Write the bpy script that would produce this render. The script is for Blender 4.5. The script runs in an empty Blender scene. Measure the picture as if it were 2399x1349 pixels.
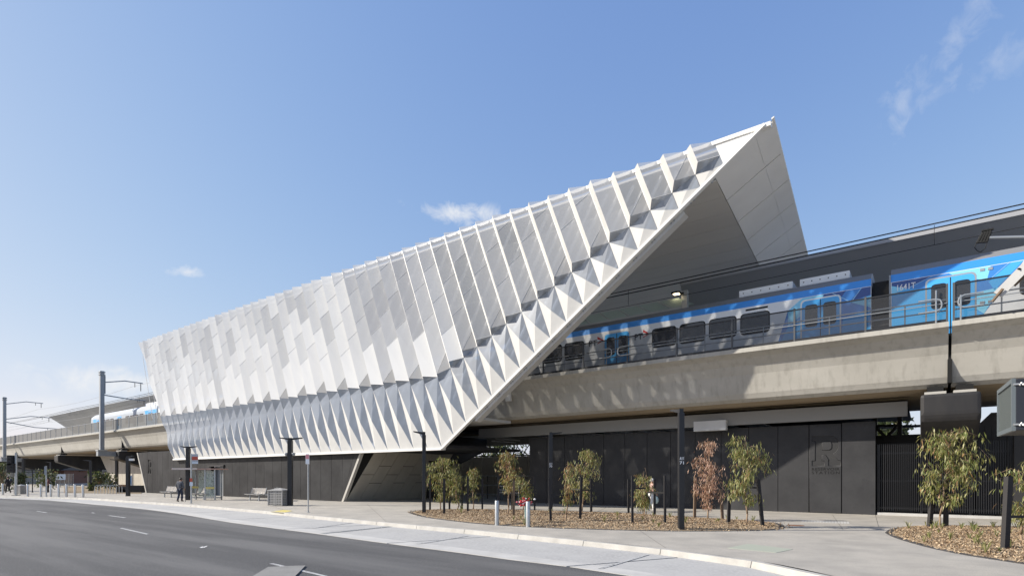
import bpy, bmesh, math, random
from mathutils import Vector, Matrix, Euler

random.seed(7)
R = math.radians
scene = bpy.context.scene
COL = scene.collection

# ---------------------------------------------------------------- camera
FPX, CX, HOR, CAMZ = 1300.0, 1199.5, 1114.0, 1.75
VPX = -550.0                                       # vanishing point of the railway
TH = math.atan((CX - VPX) / FPX)
S_, C_ = math.sin(TH), math.cos(TH)
cam_d = bpy.data.cameras.new('camera')
cam = bpy.data.objects.new('camera', cam_d)
COL.objects.link(cam)
cam.location = (0, 0, CAMZ)
cam.rotation_euler = (R(90), 0, 0)
cam_d.sensor_width = 36
cam_d.lens = FPX / 2399 * 36
cam_d.shift_y = (HOR - 674.5) / 2399
cam_d.clip_start = 0.1
cam_d.clip_end = 9000
scene.camera = cam

# ---------------------------------------------------------------- sun and sky
SUN_EL, SUN_AZ = 30.5, 0.0                         # light travels along +X, from the left
sun_d = bpy.data.lights.new('sun', 'SUN')
sun_d.energy = 3.9
sun_d.angle = R(0.5)
sun_d.color = (1.0, 0.935, 0.83)
sun = bpy.data.objects.new('sun', sun_d)
COL.objects.link(sun)
sv = Vector((math.cos(R(SUN_EL)), math.sin(R(SUN_AZ)), -math.sin(R(SUN_EL))))
sun.rotation_euler = sv.to_track_quat('-Z', 'Y').to_euler()
sun.location = (-60, 0, 60)

world = bpy.data.worlds.new('World')
scene.world = world
world.use_nodes = True
wn, wl = world.node_tree.nodes, world.node_tree.links
wn.clear()
w_out = wn.new('ShaderNodeOutputWorld')
w_bg = wn.new('ShaderNodeBackground')
w_bg.inputs['Strength'].default_value = 0.125
w_sky = wn.new('ShaderNodeTexSky')
w_sky.sky_type = 'NISHITA'
w_sky.sun_disc = False
w_sky.sun_elevation = R(SUN_EL)
w_sky.sun_rotation = R(270)
w_sky.altitude = 50
w_sky.air_density = 1.0
w_sky.dust_density = 0.7
w_sky.ozone_density = 1.6
w_tc = wn.new('ShaderNodeTexCoord')

def wmath(op, a, b=None, c=None, clamp=False):
    n = wn.new('ShaderNodeMath'); n.operation = op; n.use_clamp = clamp
    for i, v in enumerate((a, b, c)):
        if v is None: continue
        if isinstance(v, (int, float)): n.inputs[i].default_value = v
        else: wl.new(v, n.inputs[i])
    return n.outputs[0]

def wdot(vec):
    n = wn.new('ShaderNodeVectorMath'); n.operation = 'DOT_PRODUCT'
    wl.new(w_tc.outputs['Generated'], n.inputs[0]); n.inputs[1].default_value = vec
    return n.outputs['Value']

# a few small clouds, each one a direction in the sky with a ragged noise edge
CLOUDS = [  # px centre, half width, half height (radians), tilt, density, scale
    (1075, 498, .068, .015, -0.06, .85, 26, .3), (434, 637, .024, .008, 0.1, .65, 40, .1), (262, 893, .080, .018, 0.0, .95, 24, .55),
    (110, 985, .15, .030, 0.0, .62, 20, .45), (2235, 95, .070, .022, 0.75, .22, 34, .15), (2105, 250, .040, .020, 1.25, .24, 40, .1),
    (2190, 215, .032, .014, 0.5, .22, 40, .1), (2375, 118, .05, .022, 0.35, .20, 34, .1)]
noise_cache = {}
def wnoise(scale):
    if scale not in noise_cache:
        n = wn.new('ShaderNodeTexNoise'); n.inputs['Scale'].default_value = scale
        n.inputs['Detail'].default_value = 7; n.inputs['Roughness'].default_value = 0.62
        n.inputs['Distortion'].default_value = 0.6
        wl.new(w_tc.outputs['Generated'], n.inputs['Vector'])
        noise_cache[scale] = n.outputs['Fac']
    return noise_cache[scale]
cl_total = None
for (px, py, hw, hh, tilt, dens, sc, bias) in CLOUDS:
    d = Vector(((px - CX) / FPX, 1, (HOR - py) / FPX)).normalized()
    rt = Vector((d.y, -d.x, 0)).normalized(); up = rt.cross(d)
    ax = rt * math.cos(tilt) + up * math.sin(tilt); ay = up * math.cos(tilt) - rt * math.sin(tilt)
    f = wmath('MAXIMUM', wdot(d), 0.05)
    u = wmath('DIVIDE', wmath('DIVIDE', wdot(ax), f), hw)
    v = wmath('DIVIDE', wmath('DIVIDE', wdot(ay), f), hh)
    r2 = wmath('ADD', wmath('MULTIPLY', u, u), wmath('MULTIPLY', v, v))
    m = wmath('SUBTRACT', 1.0, wmath('SQRT', r2))
    m = wmath('ADD', m, wmath('MULTIPLY_ADD', wnoise(sc), 4.0, -2.15 + bias))
    m = wmath('MULTIPLY', m, 0.75, clamp=True)
    fall = wmath('SUBTRACT', 1.9, wmath('SQRT', r2), clamp=True)
    front = wmath('GREATER_THAN', wdot(d), 0.1)
    m = wmath('MULTIPLY', wmath('MULTIPLY', wmath('MULTIPLY', m, fall), dens), front)
    cl_total = m if cl_total is None else wmath('MAXIMUM', cl_total, m)
# soften the brightness range of the sky, per channel: t = v / (p v + q)
EXPF = 2 ** 0.8
def wvec(op, a, b):
    n = wn.new('ShaderNodeVectorMath'); n.operation = op
    for i, v in enumerate((a, b)):
        if isinstance(v, tuple): n.inputs[i].default_value = v
        else: wl.new(v, n.inputs[i])
    return n.outputs[0]
v_ = wvec('MULTIPLY', w_sky.outputs[0], (.125, .125, .125))
den = wvec('ADD', wvec('MULTIPLY', v_, (.616, .816, .948)), (.498, .404, .201))
SKYC = wvec('MULTIPLY', wvec('DIVIDE', v_, den), (1 / (EXPF * .125),) * 3)
w_mix = wn.new('ShaderNodeMixRGB')
w_mix.inputs['Color2'].default_value = (3.75, 3.85, 4.0, 1)
wl.new(cl_total, w_mix.inputs['Fac'])
wl.new(SKYC, w_mix.inputs['Color1'])
wl.new(w_mix.outputs[0], w_bg.inputs['Color'])
wl.new(w_bg.outputs[0], w_out.inputs['Surface'])

scene.view_settings.view_transform = 'Standard'
scene.view_settings.look = 'None'
scene.view_settings.gamma = 1
scene.view_settings.use_curve_mapping = False
scene.view_settings.exposure = 0.87
scene.cycles.max_bounces = 8
scene.cycles.transparent_max_bounces = 24

# ---------------------------------------------------------------- frames of reference
def L(a, s, z):                                     # station frame (along, away, up) -> world
    return Vector((a * S_ + s * C_, -a * C_ + s * S_, z))

def on(x, y, s):                                    # station frame point seen at a photo pixel on the plane s
    rx = (x - CX) / FPX
    t = s / (rx * C_ + S_)
    return ((rx * S_ - C_) * t, s, CAMZ + (HOR - y) / FPX * t)

def A(x, s): return on(x, 1000, s)[0]

def G(x, y, z=0.0):                                 # ground point seen at a photo pixel
    t = (CAMZ - z) * FPX / (y - HOR)
    return Vector(((x - CX) / FPX * t, t, z))

def hgt(y0, y1, t):                                 # photo height to metres at depth t
    return (y0 - y1) * t / FPX

# ---------------------------------------------------------------- mesh builder
class MB:
    def __init__(self): self.v, self.f, self.m = [], [], []
    def poly(self, pts, mi=0):
        n = len(self.v); self.v += [Vector(p) for p in pts]
        self.f.append(tuple(range(n, n + len(pts)))); self.m.append(mi)
    def hexa(self, p, mi=0):                        # 8 corners: bottom ring 0-3, top ring 4-7
        n = len(self.v); self.v += [Vector(q) for q in p]
        for q in ((3, 2, 1, 0), (4, 5, 6, 7), (0, 1, 5, 4), (1, 2, 6, 5), (2, 3, 7, 6), (3, 0, 4, 7)):
            self.f.append(tuple(n + i for i in q)); self.m.append(mi)
    def box(self, x0, x1, y0, y1, z0, z1, mi=0, M=None):
        p = [Vector(q) for q in ((x0, y0, z0), (x1, y0, z0), (x1, y1, z0), (x0, y1, z0), (x0, y0, z1), (x1, y0, z1), (x1, y1, z1), (x0, y1, z1))]
        if M is not None: p = [M @ q for q in p]
        self.hexa(p, mi)
    def lbox(self, a0, a1, s0, s1, z0, z1, mi=0):
        self.hexa([L(a0, s0, z0), L(a1, s0, z0), L(a1, s1, z0), L(a0, s1, z0), L(a0, s0, z1), L(a1, s0, z1), L(a1, s1, z1), L(a0, s1, z1)], mi)
    def prism(self, pts, vec, mi=0):
        n = len(self.v); k = len(pts); vec = Vector(vec)
        self.v += [Vector(p) for p in pts] + [Vector(p) + vec for p in pts]
        self.f.append(tuple(range(n + k - 1, n - 1, -1))); self.m.append(mi)
        self.f.append(tuple(range(n + k, n + 2 * k))); self.m.append(mi)
        for i in range(k):
            j = (i + 1) % k
            self.f.append((n + i, n + j, n + k + j, n + k + i)); self.m.append(mi)
    def tube(self, p0, p1, r0, r1=None, n=8, mi=0):
        p0, p1 = Vector(p0), Vector(p1); r1 = r0 if r1 is None else r1
        d = (p1 - p0)
        if d.length < 1e-6: return
        q = d.to_track_quat('Z', 'Y'); b = len(self.v)
        for p, r in ((p0, r0), (p1, r1)):
            for i in range(n):
                t = 2 * math.pi * (i + .5) / n
                self.v.append(p + q @ Vector((r * math.cos(t), r * math.sin(t), 0)))
        for i in range(n):
            j = (i + 1) % n
            self.f.append((b + i, b + j, b + n + j, b + n + i)); self.m.append(mi)
        self.f.append(tuple(range(b + n - 1, b - 1, -1))); self.m.append(mi)
        self.f.append(tuple(range(b + n, b + 2 * n))); self.m.append(mi)
    def path(self, pts, r, n=6, mi=0):
        for p, q in zip(pts, pts[1:]): self.tube(p, q, r, r, n, mi)
    def ball(self, c, r, n=8, sc=(1, 1, 1), mi=0):
        c = Vector(c); b = len(self.v); rings = n // 2
        for i in range(rings + 1):
            ph = math.pi * i / rings
            for j in range(n):
                t = 2 * math.pi * j / n
                self.v.append(c + Vector((r * sc[0] * math.sin(ph) * math.cos(t), r * sc[1] * math.sin(ph) * math.sin(t), r * sc[2] * math.cos(ph))))
        for i in range(rings):
            for j in range(n):
                k = (j + 1) % n
                self.f.append((b + i * n + j, b + i * n + k, b + (i + 1) * n + k, b + (i + 1) * n + j)); self.m.append(mi)
    def lathe(self, c, prof, n=14, mi=0):           # prof: list of (r, z)
        c = Vector(c); b = len(self.v)
        for r, z in prof:
            for j in range(n):
                t = 2 * math.pi * j / n
                self.v.append(c + Vector((r * math.cos(t), r * math.sin(t), z)))
        for i in range(len(prof) - 1):
            for j in range(n):
                k = (j + 1) % n
                self.f.append((b + i * n + j, b + i * n + k, b + (i + 1) * n + k, b + (i + 1) * n + j)); self.m.append(mi)
        self.f.append(tuple(b + j for j in range(n - 1, -1, -1))); self.m.append(mi)
        self.f.append(tuple(b + (len(prof) - 1) * n + j for j in range(n))); self.m.append(mi)
    def build(self, name, mats, parent=None, smooth=False, fix=True, bevel=0, origin=None):
        me = bpy.data.meshes.new(name)
        o = bpy.data.objects.new(name, me)
        org = Vector(origin) if origin is not None else (Vector(root_loc[rootof(parent).name]) if parent is not None else Vector((0, 0, 0)))
        me.from_pydata([tuple(p - org) for p in self.v], [], self.f)
        for m in (mats if isinstance(mats, (list, tuple)) else [mats]): me.materials.append(m)
        if len(me.materials) > 1:
            me.polygons.foreach_set('material_index', self.m)
        if fix or bevel:
            bm = bmesh.new(); bm.from_mesh(me)
            if fix: bmesh.ops.recalc_face_normals(bm, faces=bm.faces)
            if bevel:
                bmesh.ops.remove_doubles(bm, verts=bm.verts, dist=1e-5)
                bmesh.ops.bevel(bm, geom=bm.edges[:], offset=bevel, segments=2, profile=.6, affect='EDGES')
            bm.to_mesh(me); bm.free()
        if smooth:
            me.polygons.foreach_set('use_smooth', [True] * len(me.polygons))
        COL.objects.link(o)
        if parent is not None: o.parent = parent
        else:
            o.location = org; root_loc[o.name] = tuple(org)
        return o

root_loc = {}
def rootof(o):
    while o.parent is not None: o = o.parent
    return o

def tag(o, label=None, cat=None, group=None, kind=None):
    if label: o['label'] = label
    if cat: o['category'] = cat
    if group: o['group'] = group
    if kind: o['kind'] = kind
    return o

def thing(name, label, cat, loc=(0, 0, 0), group=None):
    o = bpy.data.objects.new(name, None); COL.objects.link(o)
    o.location = loc; o.empty_display_size = .2
    root_loc[o.name] = tuple(loc)
    return tag(o, label, cat, group)

def kids(o): return [c for c in bpy.data.objects if c.parent == o]

def clone(root, loc, rotz=0.0, label=None, group=None):
    def rec(o, par):
        c = o.copy(); COL.objects.link(c)
        if par is not None:
            c.parent = par
        for ch in tree_of[o.name]: rec(ch, c)
        return c
    tree_of = {}
    def walk(o):
        tree_of[o.name] = [c for c in o.children]
        for c in tree_of[o.name]: walk(c)
    walk(root)
    r = rec(root, None)
    r.location = loc; r.rotation_euler = (0, 0, rotz); root_loc[r.name] = tuple(loc)
    if label: r['label'] = label
    if group: r['group'] = group
    return r

def share(o, parent, loc=None):                     # another object with the same mesh data
    c = o.copy(); COL.objects.link(c); c.parent = parent
    if loc is not None: c.location = loc
    return c

# ---------------------------------------------------------------- materials
MATS = {}
def mat(name, col, rough=.6, metal=0.0, col2=None, scale=3.0, detail=6, lo=.35, hi=.65, bump=0.0, bscale=60.0, stretch=(1, 1, 1), col3=None, scale3=40.0, lo3=.45, hi3=.6, spec=.5, emit=None, coat=0.0, bdist=.02, st3=(1, 1, 1)):
    m = bpy.data.materials.new(name); m.use_nodes = True
    n, l = m.node_tree.nodes, m.node_tree.links
    b = n['Principled BSDF']
    b.inputs['Base Color'].default_value = (*col, 1); b.inputs['Roughness'].default_value = rough
    b.inputs['Metallic'].default_value = metal
    b.inputs['Specular IOR Level'].default_value = spec
    b.inputs['Coat Weight'].default_value = coat
    if emit: b.inputs['Emission Color'].default_value = (*emit[:3], 1); b.inputs['Emission Strength'].default_value = emit[3]
    geo = n.new('ShaderNodeNewGeometry'); mp = n.new('ShaderNodeMapping')
    mp.inputs['Scale'].default_value = tuple(1 / q for q in stretch)
    mp.inputs['Rotation'].default_value = (0, 0, TH - R(90))
    mp.vector_type = 'TEXTURE'
    l.new(geo.outputs['Position'], mp.inputs['Vector'])
    mp3 = n.new('ShaderNodeMapping'); mp3.vector_type = 'TEXTURE'; mp3.inputs['Scale'].default_value = tuple(1 / q for q in st3)
    mp3.inputs['Rotation'].default_value = (0, 0, TH - R(90)); l.new(geo.outputs['Position'], mp3.inputs['Vector'])
    colsock = None
    def ramp(sc, lo, hi, det, mp=mp):
        t = n.new('ShaderNodeTexNoise'); t.inputs['Scale'].default_value = sc; t.inputs['Detail'].default_value = det
        t.inputs['Roughness'].default_value = .6
        l.new(mp.outputs[0], t.inputs['Vector'])
        r = n.new('ShaderNodeMapRange'); r.inputs['From Min'].default_value = lo; r.inputs['From Max'].default_value = hi
        l.new(t.outputs['Fac'], r.inputs['Value'])
        return r.outputs[0]
    if col2:
        mx = n.new('ShaderNodeMixRGB'); mx.inputs['Color1'].default_value = (*col, 1); mx.inputs['Color2'].default_value = (*col2, 1)
        l.new(ramp(scale, lo, hi, detail), mx.inputs['Fac']); colsock = mx.outputs[0]
    if col3:
        mx = n.new('ShaderNodeMixRGB'); mx.inputs['Color2'].default_value = (*col3, 1)
        if colsock: l.new(colsock, mx.inputs['Color1'])
        else: mx.inputs['Color1'].default_value = (*col, 1)
        l.new(ramp(scale3, lo3, hi3, 4, mp3), mx.inputs['Fac']); colsock = mx.outputs[0]
    if colsock: l.new(colsock, b.inputs['Base Color'])
    if bump:
        t = n.new('ShaderNodeTexNoise'); t.inputs['Scale'].default_value = bscale; t.inputs['Detail'].default_value = 4
        l.new(mp3.outputs[0], t.inputs['Vector'])
        bp = n.new('ShaderNodeBump'); bp.inputs['Strength'].default_value = bump; bp.inputs['Distance'].default_value = bdist
        l.new(t.outputs['Fac'], bp.inputs['Height']); l.new(bp.outputs[0], b.inputs['Normal'])
    MATS[name] = m
    return m

def sheet(name, col, clear, translucent=.4, tint=(1, 1, 1), rough=.35, gloss=0.0, vary=.0, scale=.5):
    """perforated or glazed sheet: part clear, part diffuse, part light-scattering"""
    m = bpy.data.materials.new(name); m.use_nodes = True
    n, l = m.node_tree.nodes, m.node_tree.links
    n.clear()
    out = n.new('ShaderNodeOutputMaterial')
    tr = n.new('ShaderNodeBsdfTransparent'); tr.inputs[0].default_value = (*tint, 1)
    df = n.new('ShaderNodeBsdfDiffuse'); df.inputs[0].default_value = (*col, 1)
    tl = n.new('ShaderNodeBsdfTranslucent'); tl.inputs[0].default_value = (*col, 1)
    m1 = n.new('ShaderNodeMixShader'); m1.inputs[0].default_value = translucent
    l.new(df.outputs[0], m1.inputs[1]); l.new(tl.outputs[0], m1.inputs[2])
    m2 = n.new('ShaderNodeMixShader'); m2.inputs[0].default_value = clear
    if vary:
        geo = n.new('ShaderNodeNewGeometry'); t = n.new('ShaderNodeTexNoise'); t.inputs['Scale'].default_value = scale
        t.inputs['Detail'].default_value = 4
        l.new(geo.outputs['Position'], t.inputs['Vector'])
        r = n.new('ShaderNodeMapRange'); r.inputs['From Min'].default_value = .3; r.inputs['From Max'].default_value = .7
        r.inputs['To Min'].default_value = clear - vary; r.inputs['To Max'].default_value = clear + vary
        l.new(t.outputs['Fac'], r.inputs['Value']); l.new(r.outputs[0], m2.inputs[0])
    l.new(m1.outputs[0], m2.inputs[1]); l.new(tr.outputs[0], m2.inputs[2])
    last = m2
    if gloss:
        gl = n.new('ShaderNodeBsdfGlossy'); gl.inputs['Roughness'].default_value = rough
        fr = n.new('ShaderNodeFresnel'); fr.inputs[0].default_value = 1.45
        mu = n.new('ShaderNodeMath'); mu.operation = 'MULTIPLY'; mu.inputs[1].default_value = gloss
        l.new(fr.outputs[0], mu.inputs[0])
        m3 = n.new('ShaderNodeMixShader'); l.new(mu.outputs[0], m3.inputs[0])
        l.new(m2.outputs[0], m3.inputs[1]); l.new(gl.outputs[0], m3.inputs[2]); last = m3
    l.new(last.outputs[0], out.inputs[0])
    MATS[name] = m
    return m

m_asphalt = mat('asphalt', (.060, .060, .062), .85, col2=(.118, .117, .115), scale=.5, lo=.43, hi=.60, col3=(.22, .215, .205), scale3=38, lo3=.54, hi3=.74, bump=.6, bscale=60, stretch=(.10, 1, 1))
m_bay = mat('bay_concrete', (.405, .40, .385), .8, col2=(.34, .335, .325), scale=.9, col3=(.42, .415, .40), scale3=14, bump=.15, bscale=90)
m_channel = mat('channel_concrete', (.50, .49, .465), .8, col2=(.42, .41, .39), scale=1.5, bump=.12, bscale=60)
m_kerb = mat('kerb_concrete', (.44, .425, .39), .8, col2=(.35, .335, .305), scale=2.2, bump=.15, bscale=50)
m_path = mat('exposed_aggregate', (.42, .39, .34), .85, col2=(.32, .30, .265), scale=.8, lo=.38, hi=.66, col3=(.235, .22, .20), scale3=45, lo3=.53, hi3=.66, bump=.3, bscale=70)
m_earth = mat('dry_earth', (.26, .19, .12), .95, col2=(.20, .16, .10), scale=.6, bump=.3, bscale=12)
m_ground = mat('dry_ground', (.15, .14, .10), .95, col2=(.10, .105, .06), scale=.05)
m_paint = mat('white_road_paint', (.46, .46, .45), .7, col2=(.17, .17, .17), scale=14, lo=.45, hi=.66)
m_yellow = mat('yellow_paint', (.66, .52, .08), .6, col2=(.55, .48, .22), scale=6)
m_edging = mat('dark_paver', (.045, .043, .043), .75, col2=(.075, .07, .068), scale=4)
m_mulch = mat('mulch_bed', (.25, .18, .11), .95, col2=(.38, .29, .185), scale=18, bump=.9, bscale=30, bdist=.05)
m_chips = [mat('chip_pale', (.43, .33, .215), .9), mat('chip_tan', (.31, .215, .13), .9), mat('chip_dark', (.16, .105, .065), .9)]
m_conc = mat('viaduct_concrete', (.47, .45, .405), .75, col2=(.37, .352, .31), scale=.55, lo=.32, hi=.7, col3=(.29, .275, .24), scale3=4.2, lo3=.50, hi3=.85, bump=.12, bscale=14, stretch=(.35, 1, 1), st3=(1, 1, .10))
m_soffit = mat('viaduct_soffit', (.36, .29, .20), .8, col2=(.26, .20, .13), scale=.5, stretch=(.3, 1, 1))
m_dark = mat('dark_wall_panel', (.018, .018, .020), .6, col2=(.034, .034, .036), scale=.9, lo=.35, hi=.7, col3=(.018, .018, .02), scale3=3, lo3=.58, hi3=.75, bump=.2, bscale=80)
m_zinc = mat('grey_clad_panel', (.026, .026, .027), .5, col2=(.044, .044, .045), scale=.7, bump=.06, bscale=30, spec=.12)
m_zincedge = mat('pale_clad_edge', (.42, .40, .36), .5)
m_reveal = mat('reveal_panel', (.45, .42, .355), .5, col2=(.38, .35, .30), scale=.8)
m_black = mat('black_steel', (.017, .017, .019), .42)
m_pier = mat('charcoal_pier', (.026, .0255, .027), .5, col2=(.040, .038, .037), scale=1.2, stretch=(1, 1, .3), spec=.25)
m_gap = mat('joint_black', (.006, .006, .006), .9)
m_white = mat('white_steel', (.78, .77, .74), .4)
m_spike = mat('white_panel', (.56, .555, .535), .5, col2=(.50, .495, .48), scale=.8, spec=.3)
m_ceil = mat('grey_ceiling', (.56, .55, .52), .5, col2=(.51, .50, .475), scale=.4, stretch=(.2, 2, 1))
m_fascia = mat('pale_grey_fascia', (.55, .54, .51), .45)
m_point = mat('white_point_soffit', (.80, .79, .77), .4, col2=(.74, .73, .71), scale=.4)
m_canopy = mat('charcoal_canopy', (.34, .345, .36), .5, col2=(.37, .37, .38), scale=.3)
m_galv = mat('galvanised_steel', (.50, .52, .53), .4, metal=.75, col2=(.42, .44, .45), scale=8)
m_galvd = mat('dull_galvanised', (.30, .32, .34), .5, metal=.4)
m_steel = mat('brushed_stainless', (.60, .59, .57), .35, metal=.8)
m_trainw = mat('train_silver_white', (.82, .83, .83), .35, coat=.2)
m_tblue = mat('train_band_blue', (.045, .29, .78), .3, coat=.3)
m_lb = [mat('livery_mid_blue', (.05, .24, .64), .3, coat=.3), mat('livery_navy', (.028, .075, .28), .3, coat=.3), mat('livery_sky', (.25, .66, .90), .3, coat=.3), mat('livery_bright', (.07, .42, .84), .3, coat=.3), mat('livery_line', (.30, .58, .85), .3)]
m_tglass = mat('dark_train_glass', (.012, .013, .016), .06, spec=.8)
m_rub = mat('black_rubber', (.012, .012, .012), .8)
m_red = mat('red_print', (.55, .03, .03), .5)
m_print = mat('charcoal_print', (.03, .035, .05), .5)
m_wprint = mat('white_print', (.85, .85, .85), .5)
m_roofgear = mat('train_roof_grey', (.20, .20, .20), .6)
m_mesh = sheet('mesh_infill', (.075, .078, .085), .50, .1)
m_meshl = sheet('mesh_screen_grey', (.22, .215, .205), .10, .15)
m_frost = sheet('frosted_canopy_glass', (.72, .80, .74), .25, .75)
m_glass = sheet('clear_glass', (.25, .3, .3), .86, .2, (.93, .97, .96), .03, 1.0)
m_pattern = sheet('patterned_shelter_glass', (.55, .60, .56), .45, .35, (.95, 1, .98), .05, .8, vary=.4, scale=7)
P_SHEETS = [sheet('perforated_panel_%s' % k, c, cl, tl, vary=.03, scale=.3) for k, c, cl, tl in (
    ('pale', (.79, .79, .78), .04, .06), ('mid', (.73, .735, .735), .07, .12), ('grey', (.68, .685, .69), .09, .16), ('soft', (.76, .76, .755), .06, .10))]
P_OPEN = [sheet('open_perforated_panel_%s' % k, c, cl, tl, vary=.03, scale=.3) for k, c, cl, tl in (
    ('pale', (.66, .67, .68), .27, .12), ('mid', (.62, .63, .645), .31, .14), ('grey', (.58, .595, .615), .36, .16), ('soft', (.64, .65, .665), .29, .14))]
P_HALF = [sheet('half_open_panel_%s' % k, c, cl, tl, vary=.03, scale=.3) for k, c, cl, tl in (
    ('pale', (.67, .68, .695), .19, .12), ('mid', (.63, .64, .66), .22, .14), ('grey', (.60, .61, .635), .25, .16), ('soft', (.65, .66, .68), .20, .14))]
m_glz = sheet('perforated_glazing', (.46, .51, .59), .38, .25, (.88, .92, 1.0), .15, .5, vary=.06)
m_tooth = sheet('dark_perforated_panel', (.58, .58, .58), .27, .2)
m_glzd = sheet('dark_perforated_glazing', (.56, .60, .66), .42, .3, (.85, .9, 1.0), .15, .5)
m_trunk = mat('sapling_bark', (.30, .21, .14), .9, col2=(.20, .14, .09), scale=30)
m_redtwig = mat('red_twig', (.22, .07, .055), .8)
m_stake = mat('dark_stake', (.028, .026, .026), .85)
m_wood = mat('brown_stake', (.17, .12, .08), .9)
def leafmat(name, col):
    m = mat(name, col, .5)
    n, l = m.node_tree.nodes, m.node_tree.links
    b = n['Principled BSDF']; tl = n.new('ShaderNodeBsdfTranslucent'); tl.inputs[0].default_value = (col[0] * 1.3, col[1] * 1.3, col[2], 1)
    mx = n.new('ShaderNodeMixShader'); mx.inputs[0].default_value = .3
    l.new(b.outputs[0], mx.inputs[1]); l.new(tl.outputs[0], mx.inputs[2]); l.new(mx.outputs[0], n['Material Output'].inputs[0])
    return m
LEAF_GREEN = [leafmat('leaf_olive', (.23, .23, .075)), leafmat('leaf_green', (.15, .18, .05)), leafmat('leaf_pale', (.36, .34, .16)), leafmat('leaf_rust', (.32, .19, .085))]
LEAF_BROWN = [leafmat('dead_leaf_tan', (.45, .28, .20)), leafmat('dead_leaf_brown', (.33, .19, .135)), leafmat('dead_leaf_pale', (.56, .40, .31)), leafmat('dead_leaf_dark', (.21, .11, .08))]
LEAF_FAR = [leafmat('far_leaf', (.06, .08, .03)), leafmat('far_leaf_pale', (.11, .13, .05)), leafmat('far_leaf_dark', (.035, .05, .02)), leafmat('far_leaf_dry', (.14, .13, .07))]  # far leaf colours, dealt out at random leaf by leaf

# ================================================================ THE GROUND
def offset_line(pts, d):                            # shift a polyline sideways (to its left for d > 0)
    out = []
    for i, p in enumerate(pts):
        a = pts[max(i - 1, 0)]; b = pts[min(i + 1, len(pts) - 1)]
        t = (b - a); t.z = 0; t.normalize()
        out.append(p + Vector((-t.y, t.x, 0)) * d)
    return out

def resample(pts, step):
    acc = [0.0]
    for p, q in zip(pts, pts[1:]): acc.append(acc[-1] + (q - p).length)
    n = max(1, round(acc[-1] / step)); out = []
    k = 0
    for i in range(n + 1):
        t = acc[-1] * i / n
        while k < len(pts) - 2 and acc[k + 1] < t: k += 1
        u = (t - acc[k]) / (acc[k + 1] - acc[k]); out.append(pts[k].lerp(pts[k + 1], max(0, min(1, u))))
    return out

def smooth_line(pts, n=4):                          # Catmull-Rom
    out = []
    for i in range(len(pts) - 1):
        p0, p1, p2, p3 = pts[max(i - 1, 0)], pts[i], pts[i + 1], pts[min(i + 2, len(pts) - 1)]
        for k in range(n):
            t = k / n
            out.append(.5 * ((2 * p1) + (p2 - p0) * t + (2 * p0 - 5 * p1 + 4 * p2 - p3) * t * t + (3 * p1 - p0 - 3 * p2 + p3) * t ** 3))
    return out + [pts[-1]]

kerb_px = [(0, 1161), (200, 1165.5), (302, 1172), (453, 1181.5), (567, 1190.6), (667, 1199.5), (757, 1208.5), (953, 1226.5), (1100, 1239), (1200, 1248.5), (1310, 1259), (1395, 1267), (1530, 1281), (1765, 1311), (1950, 1347.5)]
KERB = smooth_line([Vector((-150, 86, 0)), Vector((-80, 61, 0))] + [G(x, y) for x, y in kerb_px] + [Vector((5.95, 7.2, 0)), Vector((6.1, 3.5, 0)), Vector((6.1, -12, 0))], 3)
road_px = [(0, 1166.6), (226, 1181.5), (377, 1196.6), (533, 1221.7), (733, 1248), (867, 1266.7), (1100, 1296.7), (1250, 1317.5), (1450, 1342)]
RZ = -.13
EDGE = smooth_line([Vector((-150, 82, RZ)), Vector((-80, 58, RZ))] + [G(x, y, RZ) for x, y in road_px] + [Vector((3.3, 8.1, RZ)), Vector((4.0, 5.4, RZ)), Vector((4.1, 2, RZ)), Vector((4.1, -12, RZ))], 3)

b = MB(); b.poly([(-4000, -4000, -.3), (4000, -4000, -.3), (4000, 4000, -.3), (-4000, 4000, -.3)])
tag(b.build('ground', m_ground, fix=False), kind='structure')
b = MB(); b.poly([(-160, -40, RZ - .004), (70, -40, RZ - .004), (70, 100, RZ - .004), (-160, 100, RZ - .004)])
road = tag(b.build('road', m_asphalt, fix=False), kind='structure')
# footpath: everything on the station side of the kerb
back = [Vector((6.1, -12, 0)), Vector((60, -12, 0)), Vector((60, 75, 0)), Vector((-60, 130, 0)), Vector((-150, 130, 0))]
b = MB(); b.poly(KERB + [p for p in back[1:]])
path = tag(b.build('footpath', m_path, fix=False), kind='structure')
# kerb stones, each one its own piece with a joint
kroot = thing('kerb', None, None); tag(kroot, kind='structure')
kl = resample(KERB, 2.35)
kl_o = offset_line(kl, -.17)
kl_f = offset_line(kl, -.22)
for i in range(len(kl) - 1):
    if kl[i].x < -90 or kl[i].y < 3: continue
    p, q = kl[i], kl[i + 1]; t = (q - p).normalized() * .006
    jig = random.uniform(-.004, .004)
    Z = Vector((0, 0, .006 + jig)); D = Vector((0, 0, -.16))
    b = MB(); b.hexa([p + t + D, q - t + D, kl_f[i + 1] - t + D, kl_f[i] + t + D, p + t + Z, q - t + Z, kl_o[i + 1] - t + Z, kl_o[i] + t + Z])
    b.build('kerb_stone', m_kerb, kroot, bevel=.012)
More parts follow.
